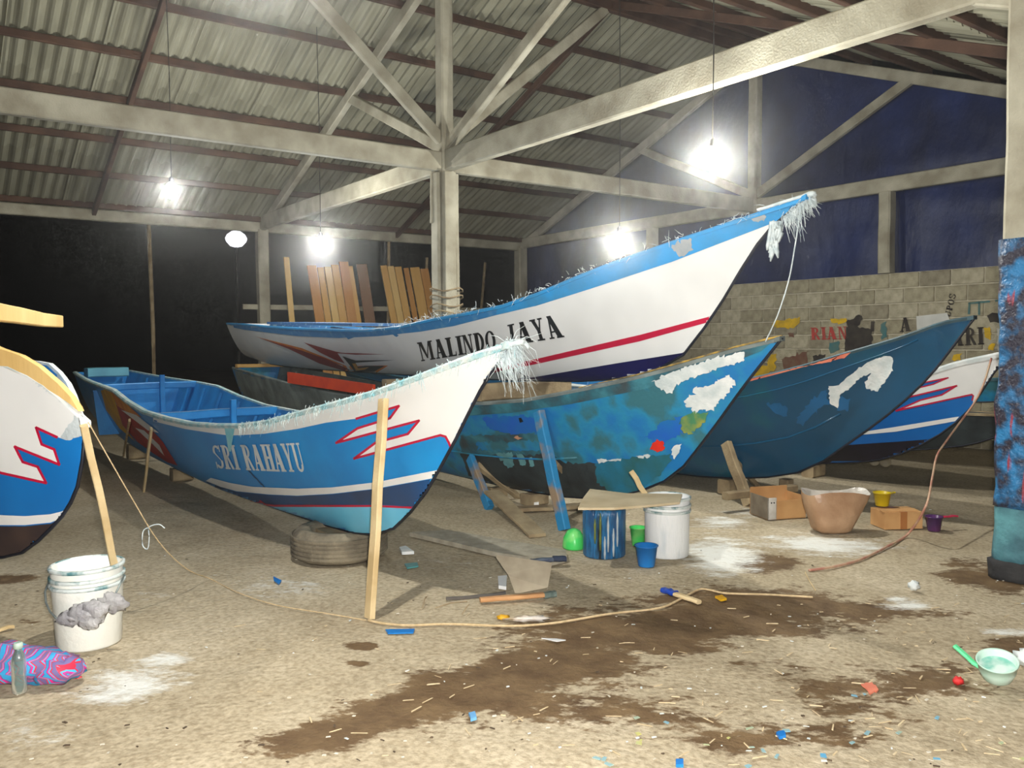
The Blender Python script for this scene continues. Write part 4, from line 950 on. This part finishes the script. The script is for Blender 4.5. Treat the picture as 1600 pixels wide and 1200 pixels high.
# ------------------------------------------------------------------ tyre
def tyre():
    c = gnd(531, 868); c.z = 0; R, r, w = .305, .18, .2
    t = thing('car_tyre', c, 'dusty car tyre lying flat under the silver-lettered bow', 'tyre')
    prof = [(r, .03), (r + .02, .008), (R - .05, .0), (R - .015, .02), (R, .05), (R, .14), (R - .015, .17), (R - .05, w), (r + .02, w - .008), (r, w - .03), (r + .012, w/2), (r, .03)]
    obj('carcass', lathe(prof, c, 48, caps=False), RUBBER, t, True)
    for k in range(5):
        obj('tread_rib', lathe([(R - .004, .036 + k*.027), (R + .006, .039 + k*.027), (R + .006, .053 + k*.027), (R - .004, .056 + k*.027)], c, 48, caps=False), RUBBER, t)
    obj('packing_block', box(c + ZZ*.0 + U2*.02, .2, .26, b1.zk(W(0, 0).dot(U2) + c.dot(U2) - b1.tip) - .02, TH), OLDWOOD, t)
    return c
tyre()

# ------------------------------------------------------------------ buckets
def pail(name, c, R, h, mat, label, lip=True, fill=None, handle=None, rimmat=None, taper=.9):
    t = thing(name, c, label, 'bucket')
    obj('body', lathe([(R*taper*.97, 0), (R*taper, .008), (R*.985, h*.8), (R*.985, h), (R*.95, h), (R*.945, h*.8), (R*taper*.93, .02), (0.001, .02)], c, 36), mat, t, True)
    if lip:
        for z in (h*.995, h*.87, h*.78):
            obj('rim_ring', lathe([(R*.97, z - .012), (R*1.045, z - .01), (R*1.05, z + .004), (R*.97, z + .008), (R*.97, z - .012)], c, 36, caps=False), rimmat or mat, t, True)
    if fill: obj('paint_fill', lathe([(R*.93, h*.72), (.001, h*.72)], c, 30, caps=False), fill, t)
    if handle:
        a0 = handle; pts = []
        d = Vector((math.cos(a0), math.sin(a0), 0)); n = Vector((-math.sin(a0), math.cos(a0), 0))
        for k in np.linspace(0, math.pi, 13): pts.append(c + ZZ*(h*.84 - math.sin(k)*h*.46) + d*math.cos(k)*R*1.06 + n*(-math.sin(k)*(R*.25) - math.sin(k)**.5*R*.78))
        obj('handle', tube(pts, .005, 6), pm('wire handle', (150, 160, 158), (110, 120, 120), 20, .4, metal=.4), t, True)
    return t
WPAIL = pm('white splattered pail', (232, 232, 224), (206, 208, 200), 6, .45, .2, 30, lo=.25, hi=.45)
SPLAT = pm('stained rim', (206, 214, 212), (82, 128, 132), 14, .5, .4, 40, lo=.36, hi=.5)
cL = gnd(140, 1003); cL.z = 0
pail('paint_bucket', cL, .155, .37, WPAIL, 'white paint bucket with wire handle at lower left', fill=pm('grey paint', (206, 208, 200), (180, 186, 180), 5, .4), handle=.12, rimmat=SPLAT)
# rag tied on the handle
hk = cL + Vector((.06, -.165, .2))
def rag_mesh(c, pts, seed):
    parts = []
    for dx, dy, dz, r in pts: parts.append(blob(c + Vector((dx, dy, dz)), r*1.25, r*.5, r*.8, 18, 12, .28, 2.2, seed + dx*10, flat=False))
    return join(*parts)
obj('plastic_rag', rag_mesh(cL + Vector((.05, -.16, .13)), [(-.05, 0, .0, .045), (.0, -.005, .02, .05), (.06, .0, .03, .05), (.115, .05, .05, .05), (.04, -.01, -.01, .04), (.12, .06, .085, .03)], 2), GREYCLOTH, None, True, 'crumpled grey plastic film tied to the handle of left bucket', 'rag')
# stick from the bucket to the bow
sa = vpl(185, 900, cL + Vector((.0, .06, 0))); sa.z = max(sa.z, .05)
stick('prop_stick', vpl(184, 905, cL + Vector((0, .07, 0))), dep(131, 664, 3.72), .032, .032, RAWWOOD, 'pale stick rising from left bucket to the bow tip', 'stick', U1)
cB = gnd(944, 866); cB.z = 0
BTIN = pm('dripped blue tin', (38, 76, 116), (28, 34, 38), 5, .3, .5, 30, (3, 3, .6), c3=(40, 110, 160), lo=.35, hi=.62, detail=8)
obj_t = pail('paint_tin', cB, .142, .335, BTIN, 'dark blue drip-covered paint tin under a board', lip=False, taper=.97)
DR = pm('white drips', (190, 200, 204), (150, 160, 170), 10, .4); DG = pm('olive drips', (116, 124, 48), (90, 100, 50), 10, .4)
for a, z0, z1, m in ((-1.5, .05, .28, DR), (-1.25, .02, .2, DR), (-1.85, .06, .3, DG), (-2.1, .1, .26, DG), (-1.05, .08, .3, DR), (-1.65, .0, .15, DR)):
    obj('paint_drip', tube([cB + Vector((math.cos(a), math.sin(a), 0)) * (.1415) + ZZ * z for z in np.linspace(z0, z1, 5)], [.004, .008, .006, .009, .003], 5), m, obj_t, True)
cW = gnd(1042, 866); cW.z = 0
WP2 = pm('white dripped bucket', (232, 234, 234), (206, 214, 218), 7, .45, .3, 30, (2, 2, .5), lo=.25, hi=.45)
pail('paint_bucket', cW, .147, .38, WP2, 'white drip-covered bucket with stirring stick on the right', fill=WHITE, rimmat=SPLAT, taper=.95)
# board on both
bz = .395
obj('cover_board', prism([gnd(903, 797, bz), gnd(960, 797, bz), gnd(1010, 793, bz), gnd(1062, 788, bz), gnd(1066, 775, bz), gnd(980, 774, bz), gnd(922, 767, bz), gnd(912, 780, bz)], ZZ * .014), pm('thin plywood', (206, 190, 158), (184, 166, 132), 4, .8), None, False, 'thin pale board laid across dark tin and white bucket', 'board')
obj('tin_spacer', box(cB + ZZ * .335 , .1, .2, .06, .3), OLDWOOD, label='wooden block between the dark tin and its board', cat='block')
stick('stirring_stick', vpl(1022, 796, cW + Vector((0, -.06, 0))) - ZZ * .0, vpl(986, 736, cW + Vector((0, -.06, 0))), .035, .012, RAWWOOD, 'flat stirring stick standing in the white bucket', 'stick', U2)
def cup(name, c, R, h, mat, label, cat='cup', handle=None, fill=None, taper=.75, hm=None):
    t = thing(name, c, label, cat)
    obj('body', lathe([(R*taper*.95, 0), (R*taper, .004), (R, h), (R*1.08, h), (R*1.08, h + .006), (R*.94, h + .004), (R*taper*.93, .01), (.001, .01)], c, 26), mat, t, True)
    if fill: obj('contents', lathe([(R*.9, h*.75), (.001, h*.75)], c, 22), fill, t)
    if handle is not None:
        d = Vector(handle).normalized(); l = Vector(handle).length
        obj('handle', timber(c + ZZ*(h*.92) + d*R, c + ZZ*(h*.92) + d*(R + l), .024, .012, ch=.3), hm or mat, t)
    return t
BCUP = pm('blue plastic', (30, 126, 204), (24, 106, 184), 6, .35); GPL = pm('green plastic', (70, 200, 96), (150, 220, 130), 8, .35, lo=.3, hi=.5)
cup('blue_cup', gnd(1010, 884), .068, .125, BCUP, 'small blue plastic tub in front of the white bucket')
cup('green_cup', gnd(997, 852), .055, .12, GPL, 'green plastic cup between tin and white bucket')
cg = gnd(897, 856)
obj('green_bowl', lathe([(.075, 0), (.078, .01), (.07, .07), (.045, .115), (.02, .13), (.001, .132)], cg, 24, wob=.04), GPL, None, True, 'green plastic bowl upside down left of the dark tin', 'bowl')
# ------------------------------------------------------------------ boxes, sack, cups at the right
def carton():
    c = gnd(1215, 806); ang = .25
    t = thing('cardboard_box', c, 'open brown cardboard carton with torn white edge left of sack', 'box')
    x = Vector((math.cos(ang), math.sin(ang), 0)); y = Vector((-math.sin(ang), math.cos(ang), 0)); a, b, h = .33, .26, .17
    def pan(o, u, w, hh, th, nm, m): obj(nm, prism([o, o + u*w, o + u*w + ZZ*hh, o + ZZ*hh], th), m, t)
    o = c - x*a/2 - y*b/2 + ZZ*.002
    pan(o + x*.07, x, a - .07, h*.86, y*.006, 'front_panel', CARD); pan(o, x, .075, h, y*.006, 'torn_white_panel', pm('torn white card', (222, 220, 214), (190, 186, 178), 12, .85))
    pan(o + y*b, x, a, h*1.25, y*.006, 'back_panel', CARD); pan(o, y, b, h, x*.006, 'side_panel', pm('grey card side', (150, 138, 120), (120, 108, 92), 8, .85)); pan(o + x*a, y, b, h, -x*.006, 'side_panel', CARD)
    obj('bottom_panel', prism([o, o + x*a, o + x*a + y*b, o + y*b], ZZ*.005), CARD, t)
    for k in (.028, .05): obj('punched_hole', lathe([(.006, 0), (.006, .002)], o + x*k + ZZ*(h*.78) - y*.003, 10, ax=-y), BLACK, t)
carton()
def sack():
    c = gnd(1302, 830); t = thing('plastic_sack', c, 'translucent sack of tan powder with folded open top', 'sack')
    m = pm('dusty tan plastic', (188, 154, 122), (158, 122, 92), 4, .35, .5, 14); m2 = pm('clear film rim', (214, 208, 198), (176, 168, 158), 9, .25, .5, 20)
    n = 28
    def ring(z, rx, ry, sx, sd): return [c + Vector((sx + rx * (math.copysign(abs(math.cos(a))**.7, math.cos(a))) * (1 + .09*noise.noise(Vector((math.cos(a)*2, math.sin(a)*2, z*7 + sd)))), ry*math.copysign(abs(math.sin(a))**.7, math.sin(a))*(1 + .09*noise.noise(Vector((math.cos(a)*2, math.sin(a)*2, z*7 + 5)))), z + .015*math.sin(3*a)*(z > .2))) for a in [2*math.pi*j/n for j in range(n)]]
    prof = [(0, .11, .08, -.01), (.02, .135, .1, -.01), (.08, .16, .12, -.005), (.16, .195, .13, 0), (.24, .225, .13, .005), (.29, .24, .12, .01)]
    v, f = [], []
    for p in prof: v += ring(*p, 1)
    for i in range(len(prof) - 1):
        for j in range(n): k = (j+1) % n; f.append([i*n+j, i*n+k, i*n+n+k, i*n+n+j])
    f.append(list(range(n-1, -1, -1)))
    top = [p for p in v[-n:]]; v2 = top + [c + (p - c)*.86 + ZZ*.02 for p in top] + [c + Vector(((p - c).x*.8, (p - c).y*.8, .2)) for p in top]
    f2 = []
    for i in range(2):
        for j in range(n): k = (j+1) % n; f2.append([i*n+j, i*n+k, i*n+n+k, i*n+n+j])
    obj('bag', (v, f), m, t, True); obj('folded_rim', (v2, f2), m2, t, True)
    obj('powder', (v2[2*n:], [list(range(n))]), pm('white powder', (230, 226, 218), (214, 206, 196), 8, .9), t)
sack()
cb = gnd(1400, 822)
t = thing('cardboard_box', cb, 'small flat brown carton beneath the yellow dipper', 'box')
obj('body', box(cb, .29, .2, .125, .1), CARD, t); obj('tape', box(cb + Vector((.0, 0, -.001)), .05, .206, .128, .1), pm('darker tape', (176, 116, 66), (160, 104, 60), 6, .4), t)
obj('flap', prism([cb + Vector((-.145, -.1, .125)), cb + Vector((.13, -.075, .125)), cb + Vector((.12, -.02, .135)), cb + Vector((-.15, -.04, .135))], ZZ*.004), CARD, t)
cy = vpl(1378, 797, cb + Vector((0, .04, 0)))
cup('yellow_dipper', Vector((cy.x, cy.y, .14)), .062, .095, pm('yellow plastic', (216, 190, 20), (190, 164, 20), 6, .35), 'yellow plastic dipper on the small flat carton', 'dipper', (.06, .03, .0))
cup('purple_cup', gnd(1459, 829), .058, .1, pm('purple tinted plastic', (92, 46, 92), (60, 40, 90), 6, .25), 'purple dipper with pink handle on the floor near post', 'dipper', (.15, .05, 0), hm=pm('pink plastic', (214, 50, 90), (190, 40, 76), 6, .35))
for x, y in ((1366, 727), (1383, 729)):
    c = gnd(x, y); obj('round_tin', lathe([(.001, 0), (.055, 0), (.06, .01), (.06, .06), (.055, .07), (.048, .066), (.001, .066)], c + ZZ*.06, 20, ax=Vector((-c.x, -c.y, .1))), pm('pale tin', (150, 138, 108), (120, 108, 84), 8, .5), None, True,
        'small round tin under flame-painted hull, ' + ('left of two' if x < 1370 else 'right of two'), 'tin')
# ------------------------------------------------------------------ dipper with green handle at lower right
def dipper():
    c = gnd(1558, 1068); R, h = .072, .085
    t = thing('water_dipper', c, 'pale dipper with green handle and teal dregs at lower right', 'dipper')
    m = pm('milky plastic', (206, 226, 214), (170, 208, 190), 8, .3); m2 = pm('teal dregs', (120, 186, 170), (206, 224, 216), 9, .3, lo=.42, hi=.55)
    ax = Vector((-.18, -.28, 1)).normalized(); b = c + ZZ*.018
    obj('bowl', lathe([(R*.55, 0), (R*.75, .012), (R*.95, .05), (R, h), (R*1.08, h + .003), (R*1.05, h + .009), (R*.95, h), (R*.88, .05), (R*.5, .012), (.001, .012)], b, 30, ax=ax), m, t, True)
    obj('dregs', lathe([(R*.92, .062), (.001, .06)], b, 26, ax=ax), m2, t)
    s = vpl(1532, 1044, b); e = vpl(1491, 1010, b + Vector((0, .06, 0)))
    obj('handle', timber(s, e, .026, .014, seg=4, ch=.35), pm('mint green handle', (90, 214, 140), (110, 224, 160), 8, .35), t)
dipper()
obj('paper_scrap', blob(gnd(1606, 1040), .05, .04, .035, seed=5, amp=.35), WHITEDUST, None, True, 'crumpled white scrap at the right picture edge', 'scrap')
obj('paper_scrap', blob(gnd(1428, 922), .03, .028, .025, seed=8, amp=.3), WHITEDUST, None, True, 'crumpled white scrap on sand left of the painted post', 'scrap')
obj('red_scrap', blob(gnd(1497, 1070), .022, .016, .016, seed=9, amp=.3), pm('red scrap', (206, 40, 40), (180, 40, 40), 9, .6), None, True, 'small red scrap left of the green-handled dipper', 'scrap')
def flat(name, poly, m, label, cat='scrap', h=.006, z=.002):
    return obj(name, prism([gnd(x, y, z) for x, y in poly], ZZ*h), m, None, False, label, cat)
flat('salmon_scrap', rag([(1346, 1070), (1362, 1068), (1374, 1080), (1360, 1086)], 2, 4), pm('salmon scrap', (226, 132, 104), (206, 116, 92), 8, .7), 'salmon pink flat scrap on the damp sand')
flat('blue_flake', [(602, 985), (648, 984), (646, 990), (606, 991)], BCUP, 'long blue paint flake near foot of the leaning pole')
flat('blue_flake', [(427, 902), (440, 908), (436, 914), (428, 908)], BCUP, 'small blue paint flake left of the tyre')
flat('teal_flake', [(632, 882), (652, 880), (654, 886), (636, 889)], pm('teal flake', (70, 150, 150), (60, 130, 130), 9, .5), 'teal paint flake right of the tyre')
flat('white_flake', [(624, 859), (634, 857), (647, 866), (628, 867)], WHITEDUST, 'white plaster flake right of the tyre', h=.02)
flat('blue_flake', rag([(1212, 1148), (1224, 1145), (1228, 1152), (1218, 1156)], 1, 4), BCUP, 'small blue flake on the chip-strewn sand at bottom right', h=.012)
flat('blue_flake', rag([(732, 1118), (742, 1116), (745, 1124), (736, 1128)], 1, 4), pm('sky blue', (110, 170, 214), (96, 150, 200), 8, .5), 'pale blue flake on damp sand at bottom centre', h=.012)
flat('blue_flake', [(1056, 1190), (1068, 1190), (1068, 1199), (1056, 1199)], BCUP, 'bright blue flake at the bottom picture edge', h=.01)
flat('orange_peel', rag([(1117, 934), (1128, 932), (1136, 938), (1126, 940)], .8, 4), YELLOW, 'orange peel scrap below the pale rope', h=.012)
w_ = thing('snack_wrapper', gnd(815, 968), 'yellow and silver snack wrapper beside the rope', 'wrapper')
obj('yellow_end', blob(gnd(786, 968), .03, .02, .012, seed=4, amp=.3), YELLOW, w_, True); obj('silver_body', blob(gnd(826, 970), .1, .022, .012, seed=6, amp=.4, n=20), pm('silver wrapper', (206, 198, 190), (170, 150, 120), 14, .3), w_, True)
flat('silver_strip', [(846, 998), (870, 999), (884, 1001), (870, 1003)], pm('foil', (226, 226, 224), (200, 200, 200), 9, .25), 'thin silver strip on the damp sand', h=.004)
# brushes
def brush(a, b, w, hm, fm, label, split=.35, nm='paint_brush'):
    t = thing(nm, a.lerp(b, .5), label, 'brush'); m = a.lerp(b, split)
    obj('bristle_head', timber(a, m, w, w*.6, ch=.3), fm, t); obj('handle', timber(m, b, w*.8, w*.45, ch=.3), hm, t)
brush(gnd(1036, 921, .014), gnd(1093, 941, .014), .045, RAWWOOD, pm('royal blue', (26, 70, 170), (22, 56, 150), 6, .4), 'wooden scraper handle with a blue head under the rope')
brush(gnd(884, 873, .045), gnd(828, 876, .045), .05, pm('paint-crusted brush', (58, 66, 86), (90, 100, 112), 14, .5), pm('dark bristle', (34, 44, 66), (50, 60, 80), 14, .6), 'dark paint-crusted brush lying on the grey board')
brush(gnd(868, 928, .02), gnd(750, 938, .02), .05, pm('orange wood', (206, 158, 110), (186, 136, 90), 5, .75), pm('grey green tip', (90, 106, 100), (110, 120, 112), 9, .6), 'long orange wooden piece with grey tip on the sand', .16)
flat('grey_board', [(640, 838), (700, 834), (790, 850), (884, 866), (886, 878), (862, 884), (775, 870)], DIRT, 'dusty grey board lying flat between tyre and paint tins', 'board', .03)
cc = gnd(815, 925)
v = [vpl(775, 871, cc + Vector((0, .12, 0))), vpl(862, 883, cc + Vector((0, .1, 0))), vpl(856, 918, cc), vpl(805, 928, cc), vpl(795, 900, cc + Vector((0, .03, 0)))]
obj('cardboard_scrap', prism(v, Vector((.0, .012, .012))), pm('grey card', (176, 164, 142), (150, 138, 118), 7, .85), None, False, 'bent grey card leaning on the edge of the dusty board', 'scrap')
flat('paper_scrap', [(778, 905), (792, 904), (791, 922), (779, 920)], WHITE, 'small white paper at the foot of the bent grey card', h=.02)
stick('dark_stick', gnd(697, 936, .01), gnd(790, 927, .01), .02, .014, pm('dark stick', (74, 70, 68), (96, 90, 84), 9, .7), 'dark thin stick lying left of the bent grey card', 'stick', ZZ)
flat('white_scrap', [(826, 785), (840, 783), (842, 790), (827, 791)], WHITE, 'small white scrap under the patchy boat', h=.03)
# ------------------------------------------------------------------ bag and bottle at lower left
def bundle():
    c = gnd(45, 1068); t = thing('striped_bag', c, 'pink and blue striped cloth bag at lower left corner', 'bag')
    m = pm('striped cloth', (60, 160, 206), (206, 40, 130), 4, .6); nt = m.node_tree; N = nt.nodes; L = nt.links; b = N['Principled BSDF']
    tc = N.new('ShaderNodeTexCoord'); mp = N.new('ShaderNodeMapping'); mp.inputs['Rotation'].default_value = (0, .5, .7); L.new(tc.outputs['Object'], mp.inputs[0])
    wv = N.new('ShaderNodeTexWave'); wv.inputs['Scale'].default_value = 6.5; wv.inputs['Distortion'].default_value = 3; wv.inputs['Detail Scale'].default_value = .6; L.new(mp.outputs[0], wv.inputs['Vector'])
    r = N.new('ShaderNodeValToRGB'); r.color_ramp.interpolation = 'CONSTANT'; e = r.color_ramp.elements
    cols = [(0, (54, 150, 200)), (.22, (120, 84, 140)), (.36, (224, 40, 140)), (.56, (70, 170, 210)), (.74, (206, 40, 70)), (.88, (110, 100, 150))]
    e[0].position = 0; e[0].color = lin(cols[0][1]); e[1].position = cols[1][0]; e[1].color = lin(cols[1][1])
    for p, cc in cols[2:]: e.new(p).color = lin(cc)
    L.new(wv.outputs['Fac'], r.inputs[0]); L.new(r.outputs[0], b.inputs['Base Color'])
    obj('cloth', join(blob(c + Vector((-.04, .02, 0)), .23, .1, .075, 22, 12, .22, 2.2, 3), blob(c + Vector((.12, .0, 0)), .1, .08, .06, 16, 10, .2, 2.5, 5)), m, t, True)
    p = lambda x, y, z=0: vpl(x, y, c + Vector((0, -.03, 0)))
    obj('red_handle', tube(spline([p(96, 1052), p(115, 1055), p(130, 1064), p(140, 1076)], 5), .011, 8), pm('red handle', (206, 74, 78), (190, 60, 70), 8, .5), t, True)
bundle()
bc = gnd(31, 1082)
bt = thing('plastic_bottle', bc, 'clear plastic bottle standing before the striped bag', 'bottle')
CLEAR = pm('clear plastic', (220, 240, 236), (200, 226, 222), 8, .08, .3, 20, trans=.85, spec=.6)
obj('body', lathe([(.024, 0), (.028, .006), (.028, .05), (.026, .06), (.028, .07), (.028, .13), (.022, .155), (.013, .175), (.013, .2), (.011, .2), (.011, .175), (.02, .15), (.026, .13), (.026, .01), (.001, .008)], bc, 22), CLEAR, bt, True)
obj('neck_ring', lathe([(.013, .18), (.018, .182), (.018, .2), (.013, .205)], bc, 18, caps=False), pm('milky cap', (196, 214, 200), (170, 190, 176), 8, .4), bt, True)
stick('yellow_stick', gnd(-25, 990, .01), gnd(22, 978, .01), .02, .015, RAWWOOD, 'short yellowish stick on the sand at left edge', 'stick', ZZ)
# ------------------------------------------------------------------ ropes and cables
def rope(px, r, m, label, cat='rope', zz=None):
    return obj('rope' if cat == 'rope' else 'cable', tube(spline([gnd(x, y, .006) for x, y in px], 8), r, 6), m, None, True, label, cat)
rope([(575, 969), (600, 974), (640, 977), (700, 975), (800, 978), (860, 974), (900, 968), (960, 958), (1030, 950), (1065, 935), (1092, 921), (1110, 922), (1135, 927), (1200, 929), (1270, 933)], .006, ROPEM, 'pale rope snaking along the edge of the damp patch')
hpts = [onp(1549, 560, 7.05), vpl(1537, 600, W(6.6, 3.6)), vpl(1522, 630, W(6.5, 3.6)), vpl(1500, 660, W(6.3, 3.6)), vpl(1478, 690, W(6.0, 3.6)), vpl(1464, 712, W(5.8, 3.6)), vpl(1457, 745, W(5.5, 3.5)), vpl(1447, 790, gnd(1446, 852)), gnd(1420, 833, .03), gnd(1390, 852, .006), gnd(1345, 874, .006), gnd(1300, 886, .006), gnd(1264, 891, .006)]
obj('cable', tube(spline(hpts, 8), .008, 6), HOSE, None, True, 'pinkish cable dropping from the flame-painted bow and curving over sand', 'cable')
obj('twig', tube([gnd(1258, 894, .004), gnd(1265, 908, .005), gnd(1274, 922, .004)], .003, 5), RAWWOOD, None, False, 'thin twig between cable end and rope', 'twig')
bb0 = dep(138, 660, 3.74); e_ = gnd(330, 905, .004)
lp = [bb0, bb0.lerp(e_, .28) - ZZ*.10, bb0.lerp(e_, .5) - ZZ*.16, bb0.lerp(e_, .75) - ZZ*.12, e_, gnd(370, 925, .004), gnd(430, 945, .004), gnd(520, 960, .004), gnd(572, 969, .004)]
ln_ = obj('rope', tube(spline(lp, 8), .003, 6), ROPEM, None, True, 'thin line hanging from the left bow down to the sand', 'rope')
kn = spline(lp, 8)[13]
obj('knot_loop', tube(spline([kn, kn + Vector((-.03, 0, -.02)), kn + Vector((-.035, 0, -.09)), kn + Vector((-.01, 0, -.11)), kn + Vector((.0, 0, -.05)), kn, kn + Vector((.05, 0, .015)), kn + Vector((.08, 0, -.005))], 5), .003, 5), FIBRE, ln_, True)
for x0, y0, x1, y1, x2, y2, nm in ((660, 930, 664, 915, 667, 912, 'upright dry twig in front of the tyre, left one'), (680, 950, 705, 942, 730, 940, 'dry twig lying right of the leaning pole foot'), (722, 960, 728, 950, 733, 944, 'short dry twig pointing up below dark stick')):
    obj('twig', tube([gnd(x0, y0 + 20 if y0 < 940 else y0, .004), gnd(x1, y1 + 20 if y0 < 940 else y1, .03), gnd(x2, y2 + 20 if y0 < 940 else y2, .05)], .003, 5), OLDWOOD, None, False, nm, 'twig')
# ------------------------------------------------------------------ shavings and litter nobody could count
def chips(name, n, m, rng, ln, wd, label, th=.0012):
    parts = []
    for i in range(n):
        x, y = rng(); P = gnd(x, y, .001); a = random.gauss(.4, .8); l = ln * random.uniform(.3, 1.6); w = wd * random.uniform(.5, 1.4)
        d = Vector((math.cos(a), math.sin(a), 0)); s = Vector((-d.y, d.x, 0))
        parts.append(prism([P - d*l/2 - s*w/2, P + d*l/2 - s*w*.3, P + d*l/2*.9 + s*w/2, P - d*l/2*.8 + s*w/2], Vector((0, 0, th * random.uniform(.6, 3)))))
    obj(name, join(*parts), m, None, False, label, 'litter', None, 'stuff')
def r1():
    while True:
        x, y = random.uniform(350, 1600), random.uniform(940, 1199)
        if random.random() < .25 + .75 * min(1, max(0, (x - 500) / 700)): return x, y
def r2(): return random.uniform(0, 1600), random.uniform(860, 1199)
def r3(): return random.gauss(1150, 330), random.uniform(760, 1190)
chips('wood_shavings', 170, pm('shaving', (216, 198, 162), (196, 174, 136), 20, .8), r1, .04, .005, 'pale wood shavings scattered over the front sand')
chips('sand_litter', 150, pm('pale litter', (216, 210, 196), (190, 182, 164), 20, .8), r2, .012, .007, 'tiny pale litter scattered over the sand')
chips('dark_litter', 90, pm('dark litter', (94, 78, 60), (70, 58, 46), 20, .9), r2, .014, .008, 'small dark crumbs scattered over the sand')
chips('powder_crumbs', 80, WHITEDUST, r3, .014, .009, 'white plaster crumbs around the right bucket')
chips('colour_flakes', 26, pm('colour flake', (90, 160, 200), (200, 190, 90), 3, .6), lambda: (random.uniform(900, 1600), random.uniform(1080, 1199)), .025, .018, 'blue and yellow paint flakes at lower right')
